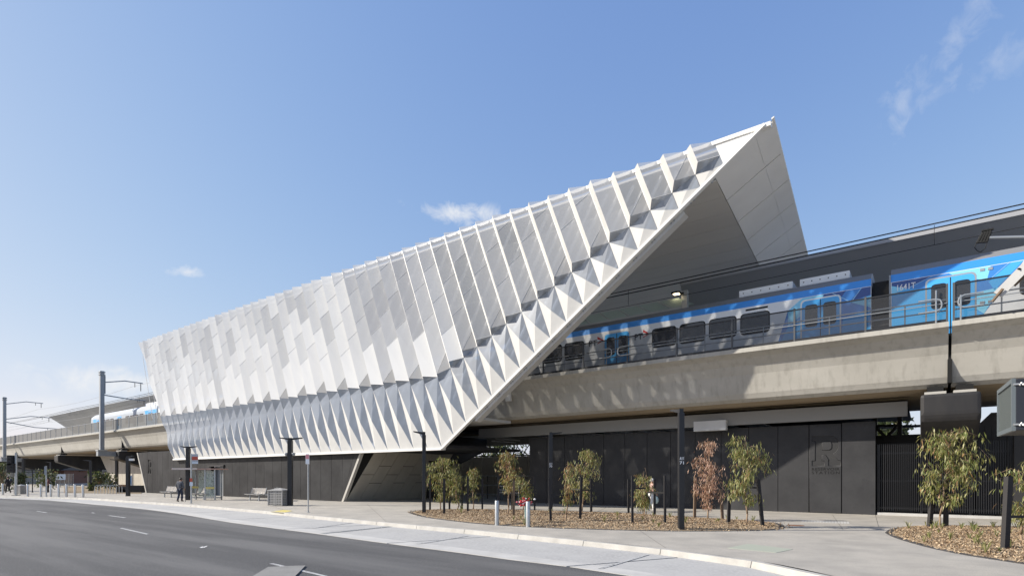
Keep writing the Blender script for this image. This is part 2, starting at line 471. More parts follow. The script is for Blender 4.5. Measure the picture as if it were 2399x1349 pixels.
# concrete bus bay between kerb and asphalt, cast in bays
bay = thing('bus_bay', None, None); tag(bay, kind='structure')
inner = resample(offset_line(KERB[4:], -.22), .5)
outer = resample(EDGE[4:], .5)
NB = 17
def at(line, u):
    f = u * (len(line) - 1); i = min(int(f), len(line) - 2); return line[i].lerp(line[i + 1], f - i)
for i in range(NB):
    for k, (v0, v1, mm, nm) in enumerate(((0, .80, m_bay, 'concrete_slab'), (.803, 1.0, m_channel, 'channel_slab'))):
        us = [i / NB + .0004 + (1 / NB - .0008) * j / 4 for j in range(5)]
        lo = [at(inner, u).lerp(at(outer, u), v0) for u in us]; hi = [at(inner, u).lerp(at(outer, u), v1) for u in us]
        dz = .004 if k else 0
        for p in lo + hi: p.z = RZ + .004 + dz
        b = MB()
        for j in range(4): b.hexa([Vector((*q.xy, RZ - .02)) for q in (lo[j], lo[j + 1], hi[j + 1], hi[j])] + [lo[j], lo[j + 1], hi[j + 1], hi[j]])
        b.build(nm, mm, bay)
# painted marks
def paint(name, quads, m, z):
    b = MB()
    for q in quads: b.poly([G(x, y, z) for x, y in q])
    return tag(b.build(name, m, fix=False), kind='structure')
paint('bay_markings', [[(1400, 1331), (1510, 1298), (1522, 1298), (1412, 1331)], [(972, 1273), (1088, 1254), (1100, 1254), (984, 1273)], [(728, 1236), (830, 1222), (838, 1222), (738, 1236)]], m_paint, RZ + .014)
paint('lane_markings', [[(280, 1236.5), (286, 1235.5), (349, 1249.5), (343, 1250.8)], [(252, 1207), (258, 1206.5), (297, 1211.4), (290, 1212)], [(213, 1200), (217, 1199.6), (224, 1201), (218, 1201.4)], [(84, 1196.5), (88, 1196.2), (112, 1199.8), (106, 1200.2)],
                        [(630, 1319), (640, 1318), (772, 1349), (756, 1349)]], m_paint, RZ + .004)
paint('yellow_ramp_marking', [[(633, 1197.5), (664, 1193.5), (686, 1195.5), (662, 1200.5)]], m_yellow, .006)
b = MB()  # two thin dark lines laid along the asphalt at far left
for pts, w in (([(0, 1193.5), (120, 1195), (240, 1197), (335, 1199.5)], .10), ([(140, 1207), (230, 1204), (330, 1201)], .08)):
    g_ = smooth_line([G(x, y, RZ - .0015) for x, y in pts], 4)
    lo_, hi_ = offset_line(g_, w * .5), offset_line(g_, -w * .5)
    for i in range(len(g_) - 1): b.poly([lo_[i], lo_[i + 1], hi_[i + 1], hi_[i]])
tag(b.build('dark_road_lines', mat('dark_road_line', (.028, .028, .029), .6), fix=False), kind='structure')
# paved stop line island in the foreground
b = MB()
isl = [(590, 1352), (628, 1329), (668, 1327), (716, 1325.5), (690, 1352)]
b.prism([G(x, y, RZ + .002) for x, y in isl], (0, 0, .02))
tag(b.build('concrete_patch', mat('worn_concrete', (.25, .245, .235), .85, col2=(.17, .168, .16), scale=2.5, col3=(.22, .215, .20), scale3=30)), kind='structure')
# road rubbish: a scrap of paper
b = MB(); g = G(478, 1282, RZ)
b.poly([g + Vector((-.06, 0, .004)), g + Vector((.05, -.05, .02)), g + Vector((.08, .06, .05)), g + Vector((-.03, .06, .012))])
b.poly([g + Vector((-.13, .02, .004)), g + Vector((-.05, -.01, .004)), g + Vector((-.04, .05, .03)), g + Vector((-.11, .06, .006))])
tag(b.build('paper_scrap', m_wprint, fix=False, origin=g), 'crumpled white scrap of paper lying on the asphalt', 'litter')
# trench drain across the bay
dr = thing('trench_drain', 'slotted drain grate crossing the pale concrete bus bay', 'drain', G(838, 1241, RZ))
p0, p1 = G(756, 1249.5, RZ), G(918, 1232.5, RZ)
for i in range(46):
    p = p0.lerp(p1, (i + .5) / 46); d = (p1 - p0).normalized() * ((p1 - p0).length / 46 * .27); nrm = Vector((-d.y, d.x, 0)).normalized() * .11
    b = MB(); b.hexa([p - d - nrm + Vector((0, 0, .004)), p + d - nrm + Vector((0, 0, .004)), p + d + nrm + Vector((0, 0, .004)), p - d + nrm + Vector((0, 0, .004))] + [q + Vector((0, 0, .012)) for q in (p - d - nrm, p + d - nrm, p + d + nrm, p - d + nrm)])
    b.build('grate_bar', m_galvd, dr)
b = MB(); d = (p1 - p0).normalized(); nrm = Vector((-d.y, d.x, 0)) * .13
b.poly([q + Vector((0, 0, .0095)) for q in (p0 - nrm, p1 - nrm, p1 + nrm, p0 + nrm)]); b.build('grate_trough', m_gap, dr, fix=False)
# covers set in the footpath
b = MB(); q = [(1704, 1283), (1752, 1273), (1858, 1286), (1818, 1294)]
b.prism([G(x, y, 0) for x, y in q], (0, 0, .006))
tag(b.build('access_cover', mat('pale_green_cover', (.36, .38, .31), .7), origin=G(1780, 1284)), 'flat pale green access cover set in the footpath', 'cover')
b = MB(); b.lathe(G(1864, 1230), [(.28, .0), (.28, .006)], 20)
tag(b.build('manhole_cover', mat('rusty_iron', (.20, .10, .06), .8), origin=G(1864, 1230)), 'small rusty round manhole cover between the two mulch beds', 'manhole')
tp = thing('tactile_strip', 'pale raised tactile strip in the footpath before the lettered wall', 'paving', G(1935, 1220))
for i in range(16):
    u = i / 16; p = G(1880, 1217.5).lerp(G(1990, 1221.5), u); q = G(1880, 1217.5).lerp(G(1990, 1221.5), u + .05)
    b = MB(); dn = (G(1992, 1226) - G(1990, 1221.5)); b.hexa([p, q, q + dn, p + dn] + [w + Vector((0, 0, .008)) for w in (p, q, q + dn, p + dn)])
    b.build('tile', m_channel, tp)
# saw cut joints in the footpath
b = MB()
for (x0, y0, x1, y1) in ((1180, 1184, 1140, 1192), (1420, 1188, 1395, 1200), (1950, 1205, 1975, 1240), (2050, 1202, 2058, 1232), (640, 1186, 700, 1203), (860, 1180, 905, 1221), (1500, 1243, 1560, 1283), (430, 1165, 470, 1182)):
    p, q = G(x0, y0), G(x1, y1); n_ = Vector((-(q - p).y, (q - p).x, 0)).normalized() * .006
    b.poly([w + Vector((0, 0, .003)) for w in (p - n_, q - n_, q + n_, p + n_)])
tag(b.build('footpath_joints', m_edging, fix=False), kind='structure')

# ---------------------------------------------------------------- mulch beds
def bed(outline, label, rings=((1, .008), (.93, .05), (.7, .10), (.35, .13)), chips=5000, seed=1, weeds=40, visible=None):
    rnd = random.Random(seed)
    c = sum(outline, Vector()) / len(outline)
    root = thing('mulch_bed', label, 'garden bed', (c.x, c.y, 0), 'mulched garden beds with dark paver edging')
    b = MB(); n = len(outline)
    R_ = [[Vector((*(c + (p - c) * k).xy, z + (rnd.uniform(-.012, .012) if k < 1 else 0))) for p in outline] for k, z in rings]
    for r0, r1 in zip(R_, R_[1:]):
        for i in range(n): b.poly([r0[i], r0[(i + 1) % n], r1[(i + 1) % n], r1[i]])
    b.poly(R_[-1]); b.build('soil', m_mulch, root, smooth=True, fix=False)
    # chips
    tris = []; ar = []
    for i in range(n): tris.append((outline[i], outline[(i + 1) % n])); ar.append(abs((outline[i] - c).cross(outline[(i + 1) % n] - c).z) / 2)
    tot = sum(ar); b = MB()
    def zat(k):
        for (k0, z0), (k1, z1) in zip(rings, rings[1:]):
            if k >= k1: return z1 + (z0 - z1) * (k - k1) / (k0 - k1)
        return rings[-1][1]
    def pick():
        r = rnd.uniform(0, tot); i = 0
        while r > ar[i] and i < n - 1: r -= ar[i]; i += 1
        k = math.sqrt(rnd.random()) ; e = tris[i][0].lerp(tris[i][1], rnd.random()); k = k * .985 if rnd.random() > .03 else rnd.uniform(1.0, 1.05); p = c + (e - c) * k; k = min(k, 1)
        return Vector((p.x, p.y, zat(k)))
    for _ in range(chips):
        p = pick(); l_, w_ = rnd.uniform(.014, .045), rnd.uniform(.006, .015)
        e = Euler((rnd.gauss(0, .5), rnd.gauss(0, .5), rnd.uniform(0, 6.3))).to_matrix()
        q = [p + Vector((0, 0, rnd.uniform(0.004, .03))) + e @ Vector(v) for v in ((-l_, -w_, 0), (l_, -w_ * .6, 0), (l_ * .8, w_, .008), (-l_, w_ * .7, .004))]
        b.poly(q, rnd.choice((0, 0, 1, 1, 2)))
    tag(b.build('wood_chips', m_chips, root, fix=False), kind='stuff')
    b = MB()
    for _ in range(weeds):
        p = pick(); h = rnd.uniform(.10, .32)
        for _k in range(rnd.randint(8, 16)):
            t = rnd.uniform(0, 6.3); o = Vector((math.cos(t), math.sin(t), 0)); w = Vector((-o.y, o.x, 0)) * .008
            m_ = p + o * h * .3 + Vector((0, 0, h * .7)); e = p + o * h * rnd.uniform(.5, .9) + Vector((0, 0, h * rnd.uniform(.6, 1.1)))
            b.poly([p - w, p + w, m_ + w, m_ - w], rnd.randint(0, 2)); b.poly([m_ - w, m_ + w, e], rnd.randint(0, 2))
    tag(b.build('weeds', LEAF_GREEN, root, fix=False), kind='stuff')
    # edging pavers
    ring = resample(outline + [outline[0]], .24); ro = offset_line(ring, -.17)
    if sum(((p - c).length for p in ro)) < sum(((p - c).length for p in ring)): ro = offset_line(ring, .17)
    for i in range(len(ring) - 1):
        t = (ring[i + 1] - ring[i]).normalized() * .004; z0 = Vector((0, 0, -.03)); z1 = Vector((0, 0, .010 + rnd.uniform(0, .003)))
        q = (ring[i] + t, ring[i + 1] - t, ro[i + 1] - t, ro[i] + t)
        b = MB(); b.hexa([w + z0 for w in q] + [w + z1 for w in q]); b.build('paver', m_edging, root)
    return root

o1 = [(964, 1199.5), (1000, 1210), (1075, 1220), (1150, 1227.5), (1275, 1234.5), (1450, 1240), (1587, 1242.5), (1724, 1242), (1800, 1239.5), (1825, 1235), (1806, 1224), (1697, 1218), (1560, 1209), (1450, 1203), (1375, 1201), (1225, 1196.5), (1100, 1194), (1000, 1195)]
OUT1 = resample(smooth_line([G(*p) for p in o1] + [G(*o1[0])], 3), .5)[:-1]
bed(OUT1, 'long narrow mulch bed planted with staked saplings before the black wall', chips=20000, seed=3, weeds=26)
o2 = [(2089, 1248), (2120, 1262), (2226, 1290), (2399, 1318), (2560, 1338), (2700, 1320), (2620, 1262), (2399, 1237), (2250, 1233.5), (2154, 1234), (2105, 1238)]
OUT2 = resample(smooth_line([G(*p) for p in o2] + [G(*o2[0])], 3), .5)[:-1]
bed(OUT2, 'mulch bed with grassy weeds at right in front of the slatted fence', chips=17000, seed=5, weeds=60)

# earth and gravel strip under the far viaduct
b = MB(); b.prism([G(x, y, 0) for x, y in ((150, 1154), (330, 1156), (338, 1146), (260, 1140), (150, 1140))], (0, 0, .03))
tag(b.build('earth_strip', m_earth), kind='structure')

# ================================================================ VIADUCT
SP = 26.5                                           # parapet plane
ZP = 7.54
prof = [(26.5, ZP), (26.5, 7.35), (26.56, 7.32), (26.80, 7.16), (27.05, 6.85), (27.24, 6.45), (27.38, 6.0), (27.50, 5.6), (27.62, 5.38), (27.85, 5.24), (28.3, 5.17), (36.2, 5.17), (36.7, 5.4), (37.4, 7.3), (37.4, ZP), (37.1, ZP), (37.1, 7.2), (26.9, 7.2), (26.9, ZP)]
via = thing('railway_viaduct', 'pale concrete railway viaduct running past the station with its train', 'viaduct', L(A(1500, 28), 28, 0))
def girder(a0, a1):
    b = MB(); n = len(prof)
    p0 = [L(a0, s, z) for s, z in prof]; p1 = [L(a1, s, z) for s, z in prof]
    for i in range(n):
        j = (i + 1) % n
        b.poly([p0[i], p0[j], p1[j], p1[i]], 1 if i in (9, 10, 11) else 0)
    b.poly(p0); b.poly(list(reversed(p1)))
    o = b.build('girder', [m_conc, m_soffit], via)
    me = o.data
    for p in me.polygons: p.use_smooth = len(p.vertices) == 4
    if hasattr(me, 'set_sharp_from_angle'): me.set_sharp_from_angle(angle=R(25))
    return o
a_j = A(2227, SP)
joints = [a_j + 30, a_j, A(1337, 27.2) , A(880, SP), A(560, SP), A(262, SP) , A(126, SP), A(24, SP), A(24, SP) - 32, A(24, SP) - 90]
joints[2:7] = [A(1092, SP), A(617, SP), A(268, SP), A(128, SP), A(24, SP)]
joints = [a_j + 30, a_j, A(1092, SP), A(617, SP), A(268, SP), A(128, SP), A(24, SP), A(24, SP) - 40, A(24, SP) - 110]
for a1, a0 in zip(joints, joints[1:]): girder(a0 + .05, a1 - .05)
for a in joints[1:-1]:
    b = MB(); b.lbox(a - .07, a + .07, 27.3, 36.8, 5.35, 7.25); b.build('joint_seal', m_gap, via)

# piers: hammerhead and column, one shape copied along the line
def make_pier(a, label):
    root = thing('viaduct_pier', label, 'pier', L(a, 31.5, 0), 'charcoal hammerhead piers under the viaduct')
    w = .92; b = MB()
    pf = [(26.95, 4.92), (26.95, 4.1), (27.05, 3.85), (30.2, 2.75), (33.8, 2.75), (36.95, 3.85), (37.05, 4.1), (37.05, 4.92)]
    b.prism([L(a - w, s, z) for s, z in pf], L(a + w, 0, 0) - L(a - w, 0, 0)); b.build('hammerhead', m_pier, root, bevel=.12, smooth=False)
    b = MB(); b.lathe(L(a, 32, 0), [(.98, 0), (.98, 2.9)], 28); o = b.build('column', m_pier, root, smooth=True); 
    if hasattr(o.data, 'set_sharp_from_angle'): o.data.set_sharp_from_angle(angle=R(40))
    for da in (-.45, .45):
        b = MB(); b.lbox(a + da - .34, a + da + .34, 27.2, 27.95, 4.92, 5.03); b.build('bearing_plinth', m_zincedge, root)
        b = MB(); b.lbox(a + da - .26, a + da + .26, 27.35, 28.2, 5.03, 5.24); b.build('bearing', m_gap, root)
    return root
pier = make_pier(a_j, 'charcoal pier head under the viaduct joint above the slatted fence')
for a, lab in ((A(1122, 37), 'shadowed pier tucked under the lower corner of the folded white facade'), (A(617, SP), 'pier hidden behind the dark clad base building'), (A(272, 26.95), 'charcoal pier just left of the dark clad building'), (A(131, 26.95), 'free standing charcoal pier with a round column beyond the bollards'), (A(26, 26.95), 'leftmost charcoal pier, deep in shade behind the traffic signal')):
    if a == A(617, SP): continue
    clone(pier, L(a, 31.5, 0), 0, lab)
# fascia beam and slab under the viaduct
m_dark2 = mat('dark_recess', (.017, .017, .018), .65, col2=(.024, .024, .025), scale=2)
m_beam = mat('beam_grey_paint', (.23, .225, .21), .5)
fb = thing('fascia_beam', 'long grey fascia beam above the black lettered wall', 'beam', L(A(1600, 29.2), 29.2, 4.31))
b = MB(); b.lbox(A(1121.5, 29.2), A(2126, 29.2), 29.2, 29.35, 4.31, 4.87); b.build('web', m_beam, fb)
b = MB(); b.lbox(A(1121.5, 29.2), A(2126, 29.2), 29.2, 29.75, 4.87, 4.95); b.build('flange', m_beam, fb)
b = MB(); b.lbox(A(1627, 29.0), A(1702, 29.0), 28.85, 29.195, 4.06, 4.57)
tag(b.build('service_box', m_spike, origin=L(A(1665, 29.0), 29.0, 4.3), bevel=.01), 'white service box fixed to the fascia beam over the wall', 'box')

# ================================================================ BLACK LETTERED WALL
SW, ZW = 29.7, 4.19
wall = thing('black_wall', 'black precast wall with big engraved R and RESERVOIR STATION lettering', 'wall', L(A(1650, SW), SW, 0))
aR1, aR0 = A(1972, SW), A(1894.9, SW)
PW = aR1 - aR0
wa0 = A(1240.5, SW); wa1 = A(2051.5, SW)
edges = [wa1, aR1]
while edges[-1] - PW > wa0 + .3: edges.append(edges[-1] - PW)
edges.append(wa0)
b = MB(); b.lbox(wa0 + .02, wa1 - .02, SW + .06, SW + .45, 0, ZW - .03); b.build('core', m_gap, wall)
Rout = [(0, 0), (.43, 0), (.43, .16), (.34, .16), (.34, .37), (.49, .37), (.62, .17), (.59, .17), (.59, 0), (1, 0), (1, .17), (.91, .17), (.74, .41), (.84, .47), (.91, .57), (.935, .70), (.91, .83), (.84, .93), (.74, .985), (.62, 1), (0, 1), (0, .84), (.115, .84), (.115, .16), (0, .16)]
Rin = [(.35, .52), (.60, .52), (.67, .545), (.71, .60), (.71, .74), (.67, .81), (.60, .84), (.35, .84)]
def curve_sheet(splines, thick, bev=0.0):                    # flat outline with holes -> mesh data in (x, y, 0..thick)
    cu = bpy.data.curves.new('outline', 'CURVE'); cu.dimensions = '2D'; cu.fill_mode = 'BOTH'; cu.extrude = thick / 2 - bev; cu.bevel_depth = bev; cu.bevel_resolution = 0; cu.offset = -bev
    for pts in splines:
        sp = cu.splines.new('POLY'); sp.points.add(len(pts) - 1); sp.use_cyclic_u = True
        for q, p in zip(sp.points, pts): q.co = (p[0], p[1], 0, 1)
    ob = bpy.data.objects.new('outline', cu); COL.objects.link(ob)
    dg = bpy.context.evaluated_depsgraph_get(); me = bpy.data.meshes.new_from_object(ob.evaluated_get(dg))
    bpy.data.objects.remove(ob); bpy.data.curves.remove(cu)
    return me
def text_mesh(body, size, thick, bold=0.0, align='LEFT', space=1.0):
    cu = bpy.data.curves.new('text', 'FONT'); cu.body = body; cu.size = size; cu.extrude = thick / 2; cu.offset = bold; cu.align_x = align; cu.space_character = space
    ob = bpy.data.objects.new('text', cu); COL.objects.link(ob)
    dg = bpy.context.evaluated_depsgraph_get(); me = bpy.data.meshes.new_from_object(ob.evaluated_get(dg))
    bpy.data.objects.remove(ob); bpy.data.curves.remove(cu)
    return me
def place_mesh(me, name, m, parent, org, ux, uy, uz):   # put (x,y,z) mesh data on a plane in the world
    o = bpy.data.objects.new(name, me); COL.objects.link(o)
    ro = Vector(root_loc[rootof(parent).name]) if parent is not None else Vector()
    for v in me.vertices:
        w = Vector(org) + ux * v.co.x + uy * v.co.y + uz * v.co.z - ro; v.co = w
    me.materials.clear(); me.materials.append(m)
    bm = bmesh.new(); bm.from_mesh(me); bmesh.ops.recalc_face_normals(bm, faces=bm.faces); bm.to_mesh(me); bm.free()
    if parent is not None: o.parent = parent
    return o
AX = L(1, 0, 0); SX = L(0, 1, 0); ZX = Vector((0, 0, 1))
def fit(me, w, h=None, x0=0, y0=0):
    xs = [v.co.x for v in me.vertices]; ys = [v.co.y for v in me.vertices]
    sx = w / (max(xs) - min(xs)); sy = sx if h is None else h / (max(ys) - min(ys)); mx, my = min(xs), min(ys)
    for v in me.vertices: v.co.x = (v.co.x - mx) * sx + x0; v.co.y = (v.co.y - my) * sy + y0
    return me
def engraved_panel(parent, a0, a1, s, z0, z1, rx0, rx1, rz0, rz1, m, depth, name, mirror=1):
    w, h = a1 - a0, z1 - z0
    sc = lambda p: (rx0 + p[0] * (rx1 - rx0), rz0 + p[1] * (rz1 - rz0))
    me = curve_sheet([[(0, 0), (w, 0), (w, h), (0, h)], [sc(p) for p in Rout], [sc(p) for p in Rin]], depth, .022)
    place_mesh(me, name, m, parent, L(a0, s + depth / 2, z0), AX, ZX, -SX)
for i, (e1, e0) in enumerate(zip(edges, edges[1:])):
    if i == 1:
        zz0 = on(1935, 1090, SW)[2]; zz1 = on(1935, 1021, SW)[2]
        engraved_panel(wall, e0 + .012, e1 - .012, SW, .0, ZW, A(1902, SW) - e0, A(1968, SW) - e0, zz0, zz1, m_dark, .055, 'wall_panel')
        b = MB(); b.lbox(e0 + .02, e1 - .02, SW + .030, SW + .054, .02, ZW - .04); b.build('recess_back', m_dark2, wall)
        for txt, yt, yb in (('RESERVOIR', 1095, 1101.5), ('STATION', 1103.2, 1109.8)):
            z1_, z0_ = on(1935, yt, SW)[2], on(1935, yb, SW)[2]
            me = fit(text_mesh(txt, .2, .006, .003, space=1.35 if txt == 'STATION' else 1.1), A(1967, SW) - A(1902, SW), z1_ - z0_)
            place_mesh(me, 'lettering', m_gap, wall, L(A(1902, SW), SW - .003, z0_), AX, ZX, -SX)
    else:
        b = MB(); b.lbox(e0 + .012, e1 - .012, SW, SW + .055, 0, ZW + random.uniform(-.012, .012)); b.build('wall_panel', m_dark, wall)
# slatted fence to its right
fe = thing('slat_fence', 'tall black fence of upright steel slats beside the lettered wall', 'fence', L(A(2200, 29.9), 29.9, 0))
fa0, fa1 = A(2056, 29.9), A(2399, 29.9) + .8
b = MB(); b.lbox(fa0, fa1, 29.96, 30.02, .28, .36); b.lbox(fa0, fa1, 29.96, 30.02, 2.72, 2.80); b.lbox(fa0, fa1, 29.96, 30.02, 1.5, 1.56)
b.build('rail', m_black, fe)
ns = 74
b = MB(); b.lbox(fa0 + .06, fa0 + .085, 29.90, 29.955, .2, 3.18); sl = b.build('slat', m_black, fe)
step = (fa1 - fa0 - .15) / ns
for i in range(1, ns): share(sl, fe, AX * (step * i))
for a in (fa0 - .02, A(2155, 29.9), A(2270, 29.9), fa1):
    b = MB(); b.lbox(a, a + .09, 29.98, 30.07, 0, 3.16); b.build('post', m_black, fe)
b = MB(); b.lbox(fa0, fa1 + .2, 29.75, 30.2, 0, .11); b.build('plinth', m_channel, fe)

# ================================================================ STATION BUILDING
SF = 23.2
ZT, ZB = 15.44, 3.37
bld = thing('station_building', 'white folded facade station leaning over a dark clad base by the viaduct', 'station', L(A(700, 23.5), 23.5, 0))
aTL, aBL, aBR, aT = A(333, SF), A(407, SF), A(1035, SF), A(1790, SF)
aT2 = A(1806, SF)
PITCH, SL = 1.164, .37
DO, HO = .33, .39
a_last = A(1672, SF)
diag = lambda a: ZB + (a - aBR) * (ZT - ZB) / (aT - aBR)
def boundary(at_):                                  # where the crease that starts at at_ on top meets the lower edge
    k = (ZT - ZB) / (aT - aBR)                      # a = at_ + SL*(ZT - z)
    z = (ZB + k * (at_ + SL * ZT - aBR)) / (1 + k * SL)
    if z < ZB: z = ZB
    return at_ + SL * (ZT - z), z
aA0, zA0 = A(1030, SF), 7.47
aA1, zA1 = on(1641, 400, SF)[0], on(1641, 400, SF)[2]
def apexz(at_):
    k = (zA1 - zA0) / (aA1 - aA0)
    z = (zA0 + k * (at_ + SL * ZT - aA0)) / (1 + k * SL)
    return max(z, zA0)
def clip_left(poly):                                # keep what lies right of the left edge
    n_a, n_z, c0 = (ZT - ZB), (aBL - aTL), 0
    d = lambda p: (p[0] - aTL) * n_a - (ZT - p[2]) * n_z
    out = []
    for i in range(len(poly)):
        p, q = poly[i], poly[(i + 1) % len(poly)]; dp, dq = d(p), d(q)
        if dp >= 0: out.append(p)
        if (dp >= 0) != (dq >= 0):
            t = dp / (dp - dq); out.append(tuple(p[k] + (q[k] - p[k]) * t for k in range(3)))
    return out
def panel(name, polys, m):
    b = MB()
    for p in polys:
        p = clip_left(p)
        if len(p) >= 3: b.poly([L(*q) for q in p])
    if b.f: return b.build(name, m, bld, fix=False)
rnd = random.Random(11)
NST = 56
ats = [a_last - PITCH * i for i in range(NST)]
for i in range(NST - 1):
    a1, a0 = ats[i], ats[i + 1]                     # strip between crease a0 (left) and a1 (right)
    if a1 + SL * (ZT - ZB) < aBL - .05 and a1 < aTL: continue
    zA, zA_r = apexz(a0), apexz(a1)
    ofs = lambda z: (.66 + .34 * max(0, min(1, (z - zA0) / 7.0))) if (apexz(a0) <= zA0 + .01) else 1
    cre = lambda at_, z, out=0: (at_ + SL * (ZT - z) + DO * out, SF - HO * out, z)
    zE = zA + (.10 if zA <= zA0 + .01 else .28)
    zE = min(zE, ZT - .4)
    f2 = lambda at_: 5.6 + (zA0 - 5.6) * max(0, min(1, (at_ - (aTL - 1)) / (aA0 - SL * (ZT - zA0) - (aTL - 1))))
    left_zone = zA <= zA0 + .01
    zq0, zq1 = (min(zA, f2(a0)), min(zA_r, f2(a1))) if left_zone else (zA, zA_r)
    if left_zone and zA - zq0 < .3: zq0 = zA - .3
    # fin, facing the sun
    panel('fin_panel', [[cre(a0, ZT), cre(a0, zq0), cre(a0, zE, ofs(zE)), cre(a0, ZT, 1)]], m_spike)
    # wide facet in tiles, joints rising to the right
    zs_l, zs_r = [ZT], [ZT]
    off = .95 if i % 2 else 1.9
    z = ZT - off
    while z > max(zA, zE) + (1.5 if i % 2 else 1.0):
        zs_l.append(z); zs_r.append(z + .62); z -= 1.92
    tooth = i % 2 == 1
    zs_l.append(zE); zs_r.append(zA_r + .95 if tooth else zA_r)
    if tooth: panel('tooth_panel', [[cre(a0, zE, ofs(zE)), cre(a1, zA_r), cre(a1, zA_r + .95)]], m_tooth)
    jt = [(cre(a0, zl, ofs(zl)), cre(a1, zr)) for zl, zr in list(zip(zs_l, zs_r))[1:]]
    for p, q in jt:
        if len(clip_left([p, q, (q[0], q[1], q[2] + .01)])) == 3: w = MB(); w.tube(L(p[0], p[1] - .002, p[2]), L(q[0], q[1] - .002, q[2]), .011, n=4); w.build('joint_trim', m_white, bld)
    for k in range(len(zs_l) - 1):
        m = (P_SHEETS if a1 < -31 else P_HALF if a1 < -23 else P_OPEN)[rnd.choice((0, 0, 1, 3, 3, 2, 1, 2) if a1 < -23 else (1, 3, 1, 2, 3, 1))]
        if k == len(zs_l) - 2 and not i % 2 and a1 < -22: m = P_SHEETS[0]
        panel('facade_panel', [[cre(a0, zs_l[k], ofs(zs_l[k])), cre(a0, zs_l[k + 1], ofs(zs_l[k + 1])), cre(a1, zs_r[k + 1]), cre(a1, zs_r[k])]], m)
    if left_zone: panel('glazing_panel', [[cre(a0, zE, ofs(zE)), cre(a0, zq0), cre(a1, zA_r)], [cre(a0, zq0), cre(a1, zq1), cre(a1, zA_r)]], m_glz)
    else: panel('return_panel', [[cre(a0, zE, 1), cre(a0, zA), cre(a1, zA_r)]], m_glzd)
    # lower zone: glazing folded against white spikes
    B0, B1 = boundary(a0), boundary(a1)
    if i == 0: pass
    Ai, Aj = cre(a0, zq0), cre(a1, zq1)
    Bi, Bj = (B0[0], SF, B0[1]), (B1[0], SF, B1[1])
    if B1[1] > ZB + .01 and B0[1] > ZB + .01: Bi = (B0[0], SF, diag(B0[0])); Bj = (B1[0], SF, diag(B1[0]))
    hm = min(.24, .075 * max(.2, zA - B0[1]))
    M_ = (Ai[0] * .5 + Bj[0] * .5 + .05, SF - hm, Ai[2] * .5 + Bj[2] * .5 - .05)
    panel('spike_panel', [[Ai, Bi, M_], [Bi, Bj, M_]] if not (B0[1] <= ZB < B1[1] and False) else [], m_spike)
    panel('glazing_panel', [[Ai, M_, Aj], [M_, Bj, Aj]], m_glz if left_zone else m_glzd)
    # crease cover strip
    d0 = cre(a0, ZT); d1 = cre(a0, zA)
    if d1[0] > aTL + .3:
        z_hi = ZT if a0 > aTL else ZT - (aTL - a0) * (ZT - ZB) / max(.1, ((aBL - aTL) - SL * (ZT - ZB)))
        if z_hi > zA + .2: edge_b = MB(); edge_b.tube(L(a0 + SL * (ZT - z_hi), SF - .02, z_hi), L(*d1), .022, n=4); edge_b.build('crease_trim', m_white, bld)
    if B0[0] > aBL: edge_b = MB(); edge_b.tube(L(Ai[0] - .01, SF + .01, Ai[2]), L(Bi[0] - .01, SF + .01, Bi[2]), .016, n=4); edge_b.build('crease_gap', m_gap, bld)
# plain sheet closing the point
bb = boundary(a_last)
z_l = diag(bb[0])
panel('point_panel', [[(a_last, SF, ZT), (bb[0], SF, z_l), (aT, SF, ZT)]], P_SHEETS[0])
# rims: top rail, lower edge, raking edge and left edge
def rim(p, q, w, h, s0, s1, name, m):
    p, q = Vector(p), Vector(q)                     # (a, z) pairs, box of width h below the line, from s0 to s1
    d = (q - p).normalized(); n_ = Vector((d.y, -d.x)) * h
    c = [p, q, q + n_, p + n_]
    b = MB(); b.hexa([L(x.x, s0, x.y) for x in c] + [L(x.x, s1, x.y) for x in c]); return b.build(name, m, bld)
rim((aTL, ZT), (aT2, ZT), 0, .16, SF - .05, SF + .22, 'top_rail', m_white)
rim((aBL - .05, ZB), (aBR, ZB), 0, .13, SF - .08, SF + .32, 'bottom_rail', m_white)
rim((aBR, ZB), (aT, ZT), 0, .11, SF - .09, SF + .12, 'raking_rail', m_white)
rim((aBR + 2.3, diag(aBR + 2.3) - .03), (aT - 3.3, diag(aT - 3.3) - .03), 0, .26, SF + .125, SF + .55, 'raking_beam', m_spike)
for i in range(16):                                 # fixings under the raking rail
    u = (i + 2.5) / 20; a = aBR + (aT - aBR) * u; z = ZB + (ZT - ZB) * u
    for o in (-.09, .09):
        b = MB(); b.ball(L(a + .19 + o * .7, SF + .11, z - .05 + o * .5), .035, 6); b.build('bolt', m_galvd, bld)
# steel behind the skin: leaning struts and level rails
a = aBL + .5
while a < aT - 2:
    z0 = max(ZB + .2, diag(a) + .3) if a > aBR else ZB + .2
    p, q = (a, z0), (a + .62 * (ZT - .6 - z0), ZT - .6)
    # keep inside
    if q[0] > aT - 1.5: q = (aT - 1.5, z0 + (aT - 1.5 - a) / .62)
    zc = [t for t in (q[1],)]
    kk = (ZT - ZB) / (aT - aBR)
    # stop where the strut would leave through the raking edge (slope of strut is steeper than the edge)
    st = MB(); st.tube(L(p[0], SF + .20, p[1]), L(q[0], SF + .20, q[1]), .085, n=6); st.build('strut', m_white, bld); a += PITCH
for z in (7.5, 11.4):
    a_end = aBR + (z - ZB) * (aT - aBR) / (ZT - ZB) - .4
    a_beg = aTL + (ZT - z) * (aBL - aTL) / (ZT - ZB) + .3
    st = MB(); st.tube(L(a_beg, SF + .35, z), L(a_end, SF + .35, z), .05, n=6); st.build('level_rail', m_white, bld)
